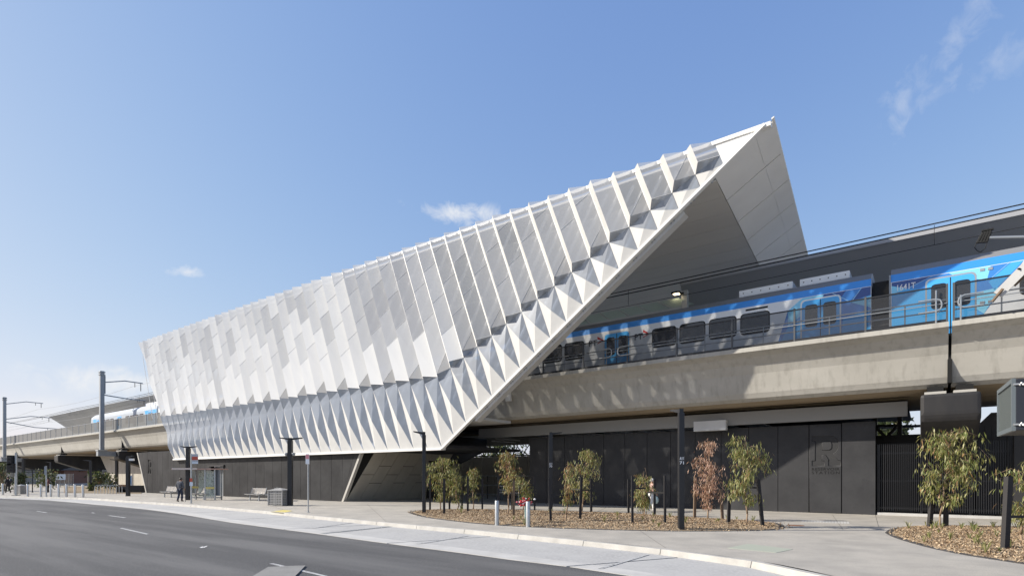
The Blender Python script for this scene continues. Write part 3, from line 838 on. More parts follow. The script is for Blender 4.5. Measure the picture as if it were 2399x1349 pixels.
b = MB(); kz = aBR + (5.0 - ZB) * (aT - aBR) / (ZT - ZB) - .4; b.lbox(aBL + 2.2, kz, SF + .6, 27.25, 4.95, 5.1); b.build('sun_block_slab', m_ceil, bld)  # added slab, stops sun through the facade reaching under the viaduct
# roof slab with the folded, bevelled end
zc = 13.9
aF = A(1675, SF) ; 
tip0, tipB = on(1813, 275, SF), on(1889, 600, 38.0)
aF0 = aF; SB = 46.0
aE1 = tip0[0] + (tipB[0] - tip0[0]) * (SB - SF) / 15.0
f0 = on(1672, 408, SF + .1); f1 = on(1778, 632, 35.0)
aF1 = f0[0] + (f1[0] - f0[0]) * (SB - SF) / 12.0
zt0 = tip0[2]; zF = f0[2]
# soffit of the point, in strips with dark joints
NSEG = 9
for i in range(NSEG):
    u0, u1 = i / NSEG + .0012, (i + 1) / NSEG - .0012
    s0, s1 = SF + .15 + (SB - SF) * u0, SF + .15 + (SB - SF) * u1
    e = lambda u: L(tip0[0] + (aE1 - tip0[0]) * u, SF + .15 + (SB - SF) * u, zt0 - .02)
    fo = lambda u: L(f0[0] + (aF1 - f0[0]) * u, SF + .15 + (SB - SF) * u, zF)
    for v0, v1 in ((0, .30), (.303, 1)):
        b = MB(); q = [e(u0).lerp(fo(u0), v0), e(u1).lerp(fo(u1), v0), e(u1).lerp(fo(u1), v1), e(u0).lerp(fo(u0), v1)]
        b.prism(q, (0, 0, .05)); b.build('soffit_panel', m_point, bld)
b = MB(); q = [L(tip0[0] - .05, SF + .16, zt0 + .01), L(aE1 - .05, SB, zt0 + .01), L(aF1, SB, zF + .07), L(f0[0], SF + .16, zF + .07)]
b.prism(q, (0, 0, .004)); b.build('soffit_backing', m_gap, bld)
# ceiling, in boards along the building
cs = [SF + .7 + (SB - SF - .7) * i / 14 for i in range(15)]
for i in range(14):
    aa = lambda s: f0[0] + (aF1 - f0[0]) * (s - SF) / (SB - SF)
    b = MB(); b.prism([L(-66, cs[i] + .01, zF), L(aa(cs[i]) - .02, cs[i] + .01, zF), L(aa(cs[i + 1]) - .02, cs[i + 1] - .01, zF), L(-66, cs[i + 1] - .01, zF)], (0, 0, .05))
    b.build('ceiling_board', m_ceil, bld)
b = MB(); b.prism([L(-66, SF + .45, ZT - .2), L(tip0[0] - .75, SF + .45, ZT - .2), L(aE1 - .75, SB, ZT - .2), L(-66, SB, ZT - .2)], (0, 0, .1)); b.build('roof', m_spike, bld)
# far wall of the concourse, daylight grey
b = MB(); b.lbox(-66, -26, SB - .1, SB, 7.5, zF); b.build('far_wall', P_SHEETS[1], bld)
# white edge strip at the point
b = MB(); b.hexa([L(tip0[0] - .08, SF - .02, zt0 - .07), L(tip0[0], SF - .02, zt0 - .02), L(aE1, SB, zt0 - .02), L(aE1 - .08, SB, zt0 - .07), L(tip0[0] - .08, SF - .02, zt0), L(tip0[0] + .02, SF - .02, zt0 + .03), L(aE1 + .02, SB, zt0 + .03), L(aE1 - .08, SB, zt0)])
b.build('roof_edge', m_white, bld)
# strut ties from the raking beam back to the viaduct
b = MB(); p = on(1182, 927, 26.9); b.lbox(p[0] - .6, p[0] - .0, 26.75, 26.87, p[2] - .07, p[2] + .07)
b.hexa([L(a_, s_, z_) for a_, s_, z_ in ((p[0], 27.0, p[2] - .32), (p[0] + .4, 27.0, p[2] - .32), (p[0] + .4, 27.1, p[2] - .32), (p[0], 27.1, p[2] - .32), (p[0], 26.92, p[2] + .18), (p[0] + .4, 26.92, p[2] + .18), (p[0] + .4, 27.02, p[2] + .18), (p[0], 27.02, p[2] + .18))])
b.build('tie_bracket', m_white, bld)

# ---- dark clad base
SBW = 23.5
cl_l0, cl_l1 = A(343, SBW), A(322, SBW)             # left edge: bottom, top
cr_0, cr_1 = A(804, SBW), A(846, SBW)
z_l = on(322, 1060, SBW)[2]
zb_top = lambda a: z_l + (ZB - .14 - z_l) * max(0, min(1, (a - cl_l1) / (aBL + 1.0 - cl_l1))) if a < aBL + 1.0 else ZB - .13
wdt = 1.25
base = thing('base_building', 'dark grey clad base building with slanted ends under the white facade', 'building', L(A(600, SBW), SBW, 0))
npan = int((cr_1 - cl_l1) / wdt) + 1
x_on = lambda z, b0, t1, ztop: b0 + (t1 - b0) * z / ztop
door_a0, door_a1, door_z = A(491, SBW), A(520, SBW), on(505, 1092, SBW)[2]
for i in range(npan + 1):
    a0, a1 = cl_l1 + i * wdt + .012, cl_l1 + (i + 1) * wdt - .012
    zt = 4.18 if a0 < aBL - .4 else ZB - .14
    def lim(a, z):                                  # clip to the two slanted ends
        lo = x_on(z, cl_l0, cl_l1, z_l) + .12; hi = x_on(z, cr_0, cr_1, ZB) - .16
        return max(lo, min(hi, a))
    if i == 2:
        zz0, zz1 = on(363, 1109, SBW)[2], on(363, 1076, SBW)[2]
        engraved_panel(base, a0, a1, SBW, 0, zt, .22, wdt - .22, zz0, zz1, m_zinc, .05, 'wall_panel')
        b = MB(); b.lbox(a0, a1, SBW + .055, SBW + .09, 0, zt); b.build('panel_backing', m_gap, base)
        continue
    if door_a0 - .3 < (a0 + a1) / 2 < door_a1 + .3:
        b = MB(); b.lbox(a0, a1, SBW, SBW + .05, door_z, zt); b.build('wall_panel', m_zinc, base); continue
    q = [(lim(a0, 0), 0), (lim(a1, 0), 0), (lim(a1, zt), zt), (lim(a0, zt), zt)]
    if q[1][0] - q[0][0] < .02 and q[2][0] - q[3][0] < .02: continue
    b = MB(); b.prism([L(x, SBW, z) for x, z in q], SX * .05); b.build('wall_panel', m_zinc, base)
b = MB()
core = [(cl_l0 + .1, 0), (door_a0, 0), (door_a0, door_z), (door_a1, door_z), (door_a1, 0), (cr_0 - .1, 0), (cr_1 - .1, ZB - .16), (aBL, ZB - .16), (aBL - .4, 4.1), (cl_l1 + .1, 4.1)]
b.prism([L(x, SBW + .1, z) for x, z in core], SX * .15); b.build('core', m_gap, base)
b = MB(); b.lbox(door_a0 - .1, door_a1 + .1, SBW + .5, SBW + .55, 0, door_z); b.build('door', m_galvd, base)
b = MB(); b.lbox(door_a0 - .15, door_a1 + .5, SBW - .12, SBW - .003, door_z, door_z + .12); b.build('door_hood', m_black, base)
b = MB(); e = .1
b.prism([L(cl_l0 - .12, SBW - .03, 0), L(cl_l0 + .12, SBW - .03, 0), L(cl_l1 + .12, SBW - .03, z_l), L(cl_l1 - .12, SBW - .03, z_l)], SX * .3); b.build('edge_trim', m_zincedge, base)
b = MB(); b.prism([L(cr_0 - .15, SBW - .03, 0), L(cr_0 + .05, SBW - .03, 0), L(cr_1 + .05, SBW - .03, ZB - .14), L(cr_1 - .15, SBW - .03, ZB - .14)], SX * .22); b.build('edge_trim', m_zincedge, base)
# reveal behind the right hand edge: staggered slanted panels
SEND = 31.0
for i in range(7):
    s0, s1 = SBW + .22 + i * 1.1, SBW + .22 + (i + 1) * 1.1 - .03
    cuts = [0, 1.25, 2.45, ZB + .1] if i % 2 else [0, 1.85, ZB + .1]
    for z0, z1 in zip(cuts, cuts[1:]):
        z1 -= .03; xa = lambda z: x_on(z, cr_0, cr_1, ZB); lean = lambda z: .28 * z
        q = [L(xa(z0), s0 + lean(z0), z0), L(xa(z0), s1 + lean(z0), z0), L(xa(z1), s1 + lean(z1), z1), L(xa(z1), s0 + lean(z1), z1)]
        b = MB(); b.prism(q, AX * -.05); b.build('reveal_panel', m_reveal, base)
b = MB(); b.prism([L(cr_0 - .07, SBW + .25, 0), L(cr_0 - .07, SEND + 1, 0), L(cr_1 - .07, SEND + 1, ZB), L(cr_1 - .07, SBW + .25, ZB)], AX * -.1); b.build('reveal_core', m_gap, base)
b = MB(); b.lbox(aBL + .3, aBR - .1, SF + .33, SEND, ZB + .02, ZB + .2); b.build('soffit', m_pier, base)
b = MB(); b.prism([L(cl_l0 + .1, SBW + .3, 0), L(cl_l0 + .1, SEND, 0), L(cl_l1 + .1, SEND, 4.15), L(cl_l1 + .1, SBW + .3, 4.15)], AX * .1); b.build('end_wall', m_zinc, base)
b = MB(); b.lbox(cl_l1 + .2, aBL + .2, SBW + .1, SEND, 4.08, 4.16); b.build('roof_deck', m_zinc, base)
b = MB(); b.lbox(cl_l0, cr_0 - 1, SEND, SEND + .2, 0, 4.0); b.build('rear_wall', m_zinc, base)

# ---- concourse seen under the viaduct
con = thing('concourse_wall', 'brown grey panelled concourse wall seen under the viaduct', 'wall', L(A(1200, 41), 41, 0))
for i in range(22):
    a0 = A(1060, 41) + i * 1.3
    b = MB(); b.lbox(a0 + .012, a0 + 1.288, 41, 41.1, 0, 3.55); b.build('wall_panel', m_reveal, con)
b = MB(); b.lbox(A(1060, 41) - 1, A(1060, 41) + 28.6, 41.1, 41.2, 0, 3.5); b.build('core', m_gap, con)
tr = thing('roof_truss', 'dark roof truss with daylight between its webs behind the wall', 'truss', L(A(1200, 41), 41, 3.6))
b = MB(); a0, a1 = A(1060, 41) - 1, A(1060, 41) + 40
b.lbox(a0, a1, 41, 41.15, 3.58, 3.68); b.lbox(a0, a1, 41, 41.15, 4.65, 4.8); b.build('chord', m_black, tr)
wb = MB(); wb.tube(L(a0, 41.07, 3.65), L(a0 + .8, 41.07, 4.7), .045, n=4); wb0 = wb.build('web', m_black, tr)
wb = MB(); wb.tube(L(a0 + 1.6, 41.07, 3.65), L(a0 + .8, 41.07, 4.7), .045, n=4); wb1 = wb.build('web', m_black, tr)
for i in range(1, 25): share(wb0, tr, AX * (1.6 * i)); share(wb1, tr, AX * (1.6 * i))
b = MB(); b.lbox(A(1020, 38), A(1420, 38), 38, 38.25, 4.38, 5.7)
tag(b.build('rear_beam', m_beam, origin=L(A(1200, 38), 38, 4.4)), 'grey rear beam under the viaduct above the concourse truss', 'beam')
# light strips hung under the soffit
for i, (x0, y0, x1, y1) in enumerate(((1152, 1025.5, 1206, 1032), (1142, 1043, 1184, 1047.5), (1231, 1022, 1262, 1027), (1316, 1017, 1344, 1021), (1523, 1008, 1535, 1012))):
    s0 = 33.0
    p, q = on(x0, y0, s0), on(x1, y1, s0)
    z = (4.6, 4.45, 4.75, 4.85, 4.85)[i]
    b = MB(); c = L(p[0], 33.5, z); b.tube(c, L(p[0] + .1, 36.5, z), .04, n=4)
    o = b.build('light_strip', m_wprint, origin=c)
    tag(o, ['slim white light strip, leftmost over the dark concourse', 'slim white light strip lower down over the concourse railing', 'slim white light strip at the left end of the black wall', 'slim white light strip over the second panel of the black wall', 'slim white light strip over the middle of the black wall'][i], 'light', 'light strips hung under the viaduct')
# dark lining under the deck and walls closing the undercroft
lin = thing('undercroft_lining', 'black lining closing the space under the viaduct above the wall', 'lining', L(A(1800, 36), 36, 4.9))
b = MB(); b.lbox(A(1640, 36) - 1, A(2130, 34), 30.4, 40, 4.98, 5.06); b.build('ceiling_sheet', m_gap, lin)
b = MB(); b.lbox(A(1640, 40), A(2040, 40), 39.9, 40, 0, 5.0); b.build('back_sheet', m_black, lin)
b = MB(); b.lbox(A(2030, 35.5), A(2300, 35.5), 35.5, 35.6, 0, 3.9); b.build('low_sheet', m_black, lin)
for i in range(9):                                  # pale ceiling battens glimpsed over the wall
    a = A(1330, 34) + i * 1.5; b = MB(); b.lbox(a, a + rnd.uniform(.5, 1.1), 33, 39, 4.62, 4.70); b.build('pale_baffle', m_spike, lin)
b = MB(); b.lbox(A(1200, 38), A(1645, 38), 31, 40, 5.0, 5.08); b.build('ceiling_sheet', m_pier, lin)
# handrail across the concourse
rl = thing('concourse_railing', 'grey metal railing across the shaded concourse behind the saplings', 'railing', L(A(1160, 33), 33, 0))
ra0, ra1 = A(1082, 33), A(1241, 33)
for nm, z in (('top_rail', 1.75), ('mid_rail', 1.05), ('bottom_rail', .35)):
    b = MB(); b.tube(L(ra0, 33, z), L(ra1, 33, z), .03, n=6); b.build(nm, m_galvd, rl)
for i in range(6):
    a = ra0 + (ra1 - ra0) * i / 5; b = MB(); b.lbox(a - .025, a + .025, 32.97, 33.03, 0, 1.75); b.build('post', m_black, rl)
# steps for the bright metal seat rows in the shade
bs = thing('concourse_bench', 'white slatted concourse seat in the shade behind the bollards', 'seat', L(A(1185, 32), 32, 0))
for z in (.5, .7, .95):
    b = MB(); b.lbox(A(1163, 32), A(1215, 32), 32 + z * .2, 32.3 + z * .2, z, z + .05); b.build('slat', m_galv, bs)
for x in (1166, 1212):
    b = MB(); b.lbox(A(x, 32), A(x, 32) + .06, 32.1, 32.5, 0, .95); b.build('leg', m_galv, bs)
# dark building behind the slatted fence
db = thing('plant_building', 'black timber clad plant building behind the slatted fence', 'building', L(A(2340, 33), 33, 0))
b = MB(); b.prism([L(A(2290, 33), 33, z) for z in (0, 4.05)] + [L(A(2322, 33), 33, 4.6), L(A(2700, 33), 33, 4.6), L(A(2700, 33), 33, 0)], SX * 4); b.build('wall', m_black, db)
b = MB()
for i in range(24):
    a = A(2290, 33) + i * .25; b.lbox(a, a + .03, 32.97, 32.995, 0, 4.0)
tag(b.build('batten', m_dark, db), kind='stuff')
b = MB(); b.lbox(A(2376, 29.5), A(2376, 29.5) + 1.0, 29.5, 29.8, 0, 3.9)
tag(b.build('dark_pillar', m_pier, origin=L(A(2376, 29.5), 29.5, 0)), 'dark grey pillar at the right edge behind the hung cabinet', 'pillar')
xb = thing('cross_brace', 'black crossed steel brace behind the top of the slatted fence', 'brace', L(A(2080, 36), 36, 0))
for p, q in (((2052, 1000), (2100, 1050)), ((2100, 1000), (2052, 1050)), ((2052, 998), (2110, 996))):
    a_, b_ = on(*p, 36.0), on(*q, 36.0); b = MB(); b.tube(L(*a_), L(*b_), .11, n=4); b.build('member', m_black, xb)
for x in (2050, 2108):
    a = A(x, 36); b = MB(); b.lbox(a - .1, a + .1, 35.9, 36.1, 0, 5.1); b.build('post', m_black, xb)

# ================================================================ PLATFORM CANOPIES
cu, cd = (31.5, 12.75), (34.2, 9.6)
def canopy(pts, label, m):
    root = thing('platform_canopy', label, 'canopy', L(*pts[0]), 'charcoal platform canopies along the line')
    nrm = (L(*pts[1]) - L(*pts[0])).cross(L(*pts[2]) - L(*pts[0])).normalized() * .14
    if nrm.z < 0: nrm = -nrm
    b = MB(); b.prism([L(*p) for p in pts], nrm); b.build('deck', m, root)
    return root
cR = canopy([(A(1594, 31.5), *cu), (A(2399, 31.5) + 12, *cu), (A(2399, 31.5) + 12, 35.2, 10.7), (A(1594, 31.5) - .6, 35.2, 10.7)], 'charcoal platform canopy sloping down behind the train at right', m_canopy)
b = MB(); b.lbox(A(1594, 31.5), A(2399, 31.5) + 12, 31.45, 31.5, 12.7, 12.92); b.build('gutter', m_canopy, cR)
m_can2 = mat('grey_canopy_lining', (.34, .335, .325), .38, col2=(.28, .277, .27), scale=.25)
canopy([(A(114, 31.5), *cu), (-38, *cu), (-38, *cd), (A(176, 34.2), *cd)], 'pointed grey platform canopy over the train nose at far left', m_can2)
gc = thing('glass_canopy', 'pale frosted glass canopy strip above the train roof under the point', 'canopy', L(A(1450, 32), 32, 11))
gz = [on(x, y, 31.0) for x, y in ((1250, 782), (1592, 700), (1622, 713), (1250, 812))]
for i in range(8):
    u0, u1 = i / 8 + .006, (i + 1) / 8 - .006
    t = lambda u: (gz[0][0] + (gz[1][0] - gz[0][0]) * u, 31.0, 11.85); d_ = lambda u: (gz[3][0] + (gz[2][0] - gz[3][0]) * u, 31.5, 11.50)
    b = MB(); b.prism([L(*t(u0)), L(*t(u1)), L(*d_(u1)), L(*d_(u0))], (0, 0, .015)); b.build('pane', m_frost, gc, fix=False)
    b = MB(); b.tube(L(*t(i / 8)), L(*d_(i / 8)), .05, n=4); b.build('rafter', m_fascia, gc)
cp = thing('canopy_column', 'white square column with a lit lamp at the start of the canopy', 'column', L(A(1603, 31.2), 31.2, 7.2))
b = MB(); p = on(1603, 680, 31.2); b.lbox(p[0] - .16, p[0] + .16, 31.2, 31.45, 7.2, p[2]); b.build('shaft', m_fascia, cp)
fl = thing('flood_lamp', 'small lit floodlight on the white canopy column', 'lamp', L(A(1586, 31.0), 31.0, 11.2))
p = on(1586, 691, 31.0)
b = MB(); b.lbox(p[0] - .28, p[0] + .2, 30.8, 31.15, p[2] + .06, p[2] + .16); b.build('housing', m_black, fl)
m_lamp = mat('lamp_lens', (1, .9, .7), .4, emit=(1, .82, .5, 4))
b = MB(); b.lbox(p[0] - .18, p[0] + .14, 30.84, 31.10, p[2] + .035, p[2] + .058); b.build('lens', m_lamp, fl)
b = MB(); b.lbox(p[0] + .2, p[0] + .36, 31.0, 31.1, p[2] - .02, p[2] + .1); b.build('bracket', m_black, fl)

# ================================================================ TRAIN
ST = 28.0; ZCR = 10.12; ZFL = 7.42; TW = 2.9
CARP = 24.0; CARL = 23.6
a_mid_end = A(2041, ST)
def round_rect(a0, a1, z0, z1, r, s):
    pts = []
    for cx, cz, t0 in ((a1 - r, z0 + r, -90), (a1 - r, z1 - r, 0), (a0 + r, z1 - r, 90), (a0 + r, z0 + r, 180)):
        for k in range(4): t = R(t0 + 30 * k); pts.append(L(cx + r * math.cos(t), s, cz + r * math.sin(t)))
    return pts
def flat(parent, name, pts, m, out, th=.004):       # thin print on the side of the train
    b = MB(); b.prism([L(p[0], ST - out, p[1]) for p in pts], SX * th); return b.build(name, m, parent)
def carriage(a1, label, nose=False, roof=True):
    a0 = a1 - CARL
    root = thing('train_carriage', label, 'train carriage', L((a0 + a1) / 2, ST + TW / 2, 6.6), 'carriages of the blue and silver train')
    sec = [(ST + .12, 6.75), (ST, 7.3), (ST, 9.80), (ST + .05, ZCR), (ST + .35, 10.42), (ST + .9, 10.58), (ST + TW - .9, 10.58), (ST + TW - .35, 10.42), (ST + TW, 9.9), (ST + TW, 7.3), (ST + TW - .12, 6.75)]
    b = MB(); n = len(sec)
    stations = [a0, a1] if not nose else [a0, a0 + .35, a0 + .9, a0 + 1.8, a1]
    rings = []
    for k, a in enumerate(stations):
        if nose and k < 3:
            zmax = [8.5, 9.3, 10.1][k]; ins = [.35, .18, .06][k]
            rings.append([L(a, ST + ins + (s - ST) * (TW - 2 * ins) / TW, min(z, zmax - (.0 if z < zmax else .02 * (10.58 - z)))) for s, z in sec])
        else: rings.append([L(a, s, z) for s, z in sec])
    for r0, r1 in zip(rings, rings[1:]):
        for i in range(n):
            j = (i + 1) % n; mi = 1 if i == 2 else (2 if i in (3, 4, 5, 6) else 0)
            b.poly([r0[i], r0[j], r1[j], r1[i]], mi)
    b.poly(rings[0], 0); b.poly(list(reversed(rings[-1])), 0)
    b.build('body', [m_far if nose else m_trainw, m_far if nose else m_tblue, m_far if nose else m_roofgear], root)
    return root
def fit_out(root, a0, a1, nose=False):
    ac = (a0 + a1) / 2
    doors = [a1 - 1.9, ac, a0 + (1.95 if not nose else 4.1)]
    for da in doors:
        b = MB(); b.prism(round_rect(da - .74, da + .74, 7.3, 9.62, .16, ST - .012), SX * .02); d = b.build('door', m_lb[3], root)
        b = MB(); b.prism(round_rect(da - .80, da + .80, 7.25, 9.68, .18, ST - .006), SX * .02); b.build('door_frame', m_steel, root)
        for e in (-.36, .36):
            b = MB(); b.prism(round_rect(da + e - .25, da + e + .25, 8.42, 9.42, .12, ST - .018), SX * .02); b.build('door_window', m_tglass, d)
        b = MB(); b.lbox(da - .015, da + .015, ST - .019, ST - .01, 7.3, 9.6); b.build('seam', m_rub, d)
    wins = []
    for k in range(4): wins += [ac + 2.69 + 1.49 * k, ] + ([ac - 2.69 - 1.49 * k] if not (nose and k == 3) else [])
    for wa in wins:
        b = MB(); b.prism(round_rect(wa - .66, wa + .66, 8.48, 9.50, .17, ST - .008), SX * .02); w = b.build('window', m_rub, root)
        b = MB(); b.prism(round_rect(wa - .61, wa + .61, 8.53, 9.45, .14, ST - .014), SX * .02); b.build('pane', m_tglass, w)
def roof_units(root, a0, a1, spans):
    for p, q in spans:
        b = MB(); b.lbox(a0 + p, a0 + q, ST + .75, ST + TW - .75, 10.55, 10.88); o = b.build('roof_unit', m_trainw, root, bevel=.02)
        for k in range(6):
            aa = a0 + p + (q - p) * (k + .5) / 6; b = MB(); b.ball(L(aa, ST + .75, 10.72), .03, 6); b.build('bolt', m_rub, o)
m_far = mat('train_pale_end', (.40, .44, .49), .5)
car_labels = ['blue and silver carriage marked 1641T at the right edge', 'silver carriage with PT logos and a blue end on the viaduct', 'train carriage behind the white facade, nearer the middle of the building', 'train carriage behind the white facade, towards its left end', 'pale driving carriage with the train nose at far left']
cars = []
aL = A(2087, ST)
right = carriage(aL + CARL, car_labels[0]); fit_out(right, aL, aL + CARL); roof_units(right, aL, aL + CARL, [(7, 11)])
cars.append(right)
for k in range(4):
    a1 = a_mid_end - CARP * k; nose = k == 3
    c = carriage(a1, car_labels[k + 1], nose); fit_out(c, a1 - CARL, a1, nose); cars.append(c)
    roof_units(c, a1 - CARL, a1, [(CARL - 5.55, CARL - 3.15), (CARL - 2.85, CARL - .85)] if k in (0, 3) else [(6, 9), (14, 17)])
    if k < 4:
        b = MB(); b.lbox(a1 + .03, a1 + (.37 if k else .62), ST + .3, ST + TW - .3, 7.0, 10.0); b.build('gangway', m_rub, c)
        if k == 0:
            for z in (8.1, 8.7, 9.2): 
                b = MB(); b.tube(L(a1 + .02, ST + .15, z), L(a1 + .62, ST + .15, z), .05, n=6); b.build('coupling_hose', m_rub, c)
# grey end post of the right car
b = MB(); b.lbox(aL - .06, aL - .002, ST - .02, ST + .3, 7.2, 10.1); b.build('end_post', m_galvd, right)
# livery
def pp(pts): return [(on(x, y, ST)[0], min(on(x, y, ST)[2], 9.78)) for x, y in pts]
def clampz(pts, z0=7.3): return [(a, max(z0, z)) for a, z in pts]
for pts, m, o in (
    ([(2089, 652), (2399, 597), (2399, 607), (2305, 735), (2299, 800), (2089, 800)], m_lb[0], .0025),
    ([(2089, 652), (2185, 635.7), (2126, 675), (2089, 670)], m_lb[1], .0045), ([(2223, 629), (2321, 612), (2312, 657), (2234, 646)], m_lb[2], .0045),
    ([(2089, 670), (2124.5, 677), (2089, 690)], m_lb[2], .0045), ([(2124, 677), (2171, 676), (2168, 800), (2089, 800), (2089, 692)], m_lb[3], .0045),
    ([(2281, 686), (2345, 672), (2305, 735), (2281, 720)], m_lb[2], .0045), ([(2280, 740), (2281, 722), (2304, 736), (2299, 752)], m_lb[3], .0045),
    ([(2321, 612), (2369, 603), (2316, 656)], m_lb[0], .0046), ([(2369, 603), (2399, 598), (2399, 605), (2330, 680), (2316, 660)], m_lb[3], .0045),
    ([(2184, 637), (2186, 636), (2128, 676), (2126, 675)], m_lb[4], .0065), ([(2363, 603), (2365, 603), (2318, 656), (2316, 656)], m_lb[4], .0065)):
    flat(right, 'livery_panel', clampz(pp(pts)), m, o)
midc = cars[1]
for pts, m, o in (
    ([(1880, 686), (2040, 655), (2040, 800), (1812, 836), (1846, 728)], m_lb[0], .0025),
    ([(1880, 686), (1932, 677), (1922, 703), (1846, 765), (1846, 728)], m_lb[2], .0045), ([(1846, 766), (1890, 733), (1890, 790), (1812, 836)], m_lb[3], .0045),
    ([(1930, 677), (1982, 667), (1968, 700), (1924, 706)], m_lb[1], .0045), ([(2018, 661), (2040, 657), (2040, 690), (1992, 706)], m_lb[1], .0045),
    ([(1992, 708), (2040, 692), (2040, 720)], m_lb[2], .0046), ([(1975, 745), (2038, 724), (2040, 800), (1970, 812)], m_lb[3], .0045),
    ([(1949, 675), (1951, 675), (1996, 708), (1994, 709)], m_lb[4], .0065), ([(2017, 661), (2019, 661), (1994, 709), (1992, 709)], m_lb[4], .0065)):
    flat(midc, 'livery_panel', clampz(pp(pts)), m, o)
for c in cars[2:]:
    a1 = a_mid_end - CARP * cars[1:].index(c)
    ends = [(a1 - 4.2, a1)] if c is not cars[4] else [(a1 - 3.6, a1), (a1 - CARL + 1.85, a1 - CARL + 3.2)]
    for x0, x1 in ends:
        flat(c, 'livery_panel', [(x0 + .9, 7.3), (x1, 7.3), (x1, 9.76), (x0, 9.76)], m_lb[3], .0025)
        flat(c, 'livery_panel', [(x0 + 1.1, 7.3), (x1 - .1, 7.3), (x0 + 1.6, 9.4)], m_lb[0], .0045)
# number and logos
def lettering(car, txt, a0, a1, z0, z1, m, bold=.0):
    me = fit(text_mesh(txt, .3, .004, bold), a1 - a0, z1 - z0)
    place_mesh(me, 'lettering', m, car, L(a0, ST - .010, z0), AX, ZX, -SX)
p, q = on(2102, 661, ST), on(2145, 653, ST)
lettering(right, '1641T', p[0], q[0], 9.40, 9.65, m_wprint, .003)
for x0, x1, yb, yt in ((1380, 1399, 812, 799), (1487, 1506, 797, 783)):
    p = on(x0, yb, ST); q = on(x1, yt, ST); z1 = on(x0, yt, ST)[2]
    lettering(midc, 'PT', p[0], q[0], p[2], z1, m_print, .003)
    a = q[0] + .02; w = (q[0] - p[0]) * .62; h = z1 - p[2]
    flat(midc, 'logo_arrow', [(a, z1 + .02), (a + w, z1 - h * .28), (a, z1 - h * .62), (a, z1 - h * .80), (a + w * 1.3, z1 - h * .3), (a, z1 + .18)], m_red, .006)
b = MB(); p, q = on(1747, 722, ST), on(1799, 712, ST); b.lbox(p[0], q[0], ST - .012, ST - .002, 9.62, 9.70); b.build('side_display', m_rub, midc)
for x, y in ((2301, 632), (2320, 629), (2301, 709), (2320, 706)):
    p = on(x, y, ST); b = MB(); b.lbox(p[0] - .07, p[0] + .07, ST - .02, ST - .008, p[2] - .05, p[2] + .05); b.build('side_light', m_steel, right)

# ================================================================ FENCES AND RAILS ON THE VIADUCT
m_post = mat('fence_post_grey', (.075, .078, .082), .5)
def mesh_fence(a0, a1, pitch, ztop, m, label, rails):
    root = thing('mesh_fence', label, 'fence', L((a0 + a1) / 2, 26.62, ZP), 'mesh fences along the viaduct edge')
    n = round((a1 - a0) / pitch); st = (a1 - a0) / n
    for i in range(n + 1):
        a = a0 + st * i; b = MB(); b.lbox(a - .035, a + .035, 26.62, 26.70, ZP, ztop + .04); b.build('post', m_post if rails else m_galvd, root)
        if i < n:
            b = MB(); b.poly([L(a + .04, 26.66, ZP + .13), L(a + st - .04, 26.66, ZP + .13), L(a + st - .04, 26.66, ztop - .05), L(a + .04, 26.66, ztop - .05)]); b.build('mesh_panel', m, root, fix=False)
            b = MB(); b.lbox(a + .036, a + st - .036, 26.63, 26.68, ztop - .05, ztop); b.build('top_frame', m_black if rails else m_galvd, root)
            b = MB(); b.lbox(a + .036, a + st - .036, 26.63, 26.68, ZP + .01, ZP + .13); b.build('kick_plate', m_black if rails else m_galvd, root)
    if rails:
        for z in (ZP + .50, ZP + .92):
            b = MB(); b.tube(L(a0, 26.85, z), L(a1, 26.85, z), .028, n=6); b.build('handrail', m_galv, root)
        for z in (ZP + .72,):
            b = MB(); b.tube(L(a0, 26.60, z), L(a1, 26.60, z), .018, n=6); b.build('handrail', m_galvd, root)
        for i in range(n):
            a = a0 + st * (i + .5); b = MB(); b.tube(L(a, 26.85, ZP), L(a, 26.85, ZP + .94), .026, n=6); b.build('rail_post', m_galv, root)
    return root
ga = a_j
fR = mesh_fence(-28.0, ga - .10, 2.62, ZP + 1.42, m_mesh, 'dark mesh fence on the viaduct between the facade and the joint', True)
fR2 = mesh_fence(ga + .10, ga + 22, 2.62, ZP + 1.42, m_mesh, 'dark mesh fence on the viaduct at the right edge, past the joint', True)
def loop(a, d, root):                               # bent handrail end
    pts = [(a, .92), (a + d * .55, .92), (a + d * .68, .86), (a + d * .72, .74), (a + d * .72, .62), (a + d * .68, .52), (a + d * .55, .46), (a, .46)]
    b = MB(); b.path([L(x, 26.55, ZP + z) for x, z in pts], .028); b.build('rail_end', m_galv, root)
loop(ga - .98, 1, fR); loop(ga + .95, -1, fR2)
loop(A(1405, 26.6), 1, fR); loop(A(1478, 26.6), -1, fR)
for x in (2193, 2251):
    a = A(x, 26.55); b = MB(); b.tube(L(a, 26.55, ZP), L(a, 26.55, ZP + (1.25 if x < 2200 else .94)), .028, n=6); b.build('rail_post', m_galv, fR if x < 2200 else fR2)
mesh_fence(A(23, SP), -44.5, 2.6, 8.95, m_meshl, 'tall grey screen fence on the far part of the viaduct', False)
mesh_fence(A(23, SP) - 72, A(23, SP) - .3, 6.0, 8.95, m_meshl, 'grey screen fence on the viaduct at the left edge', False)

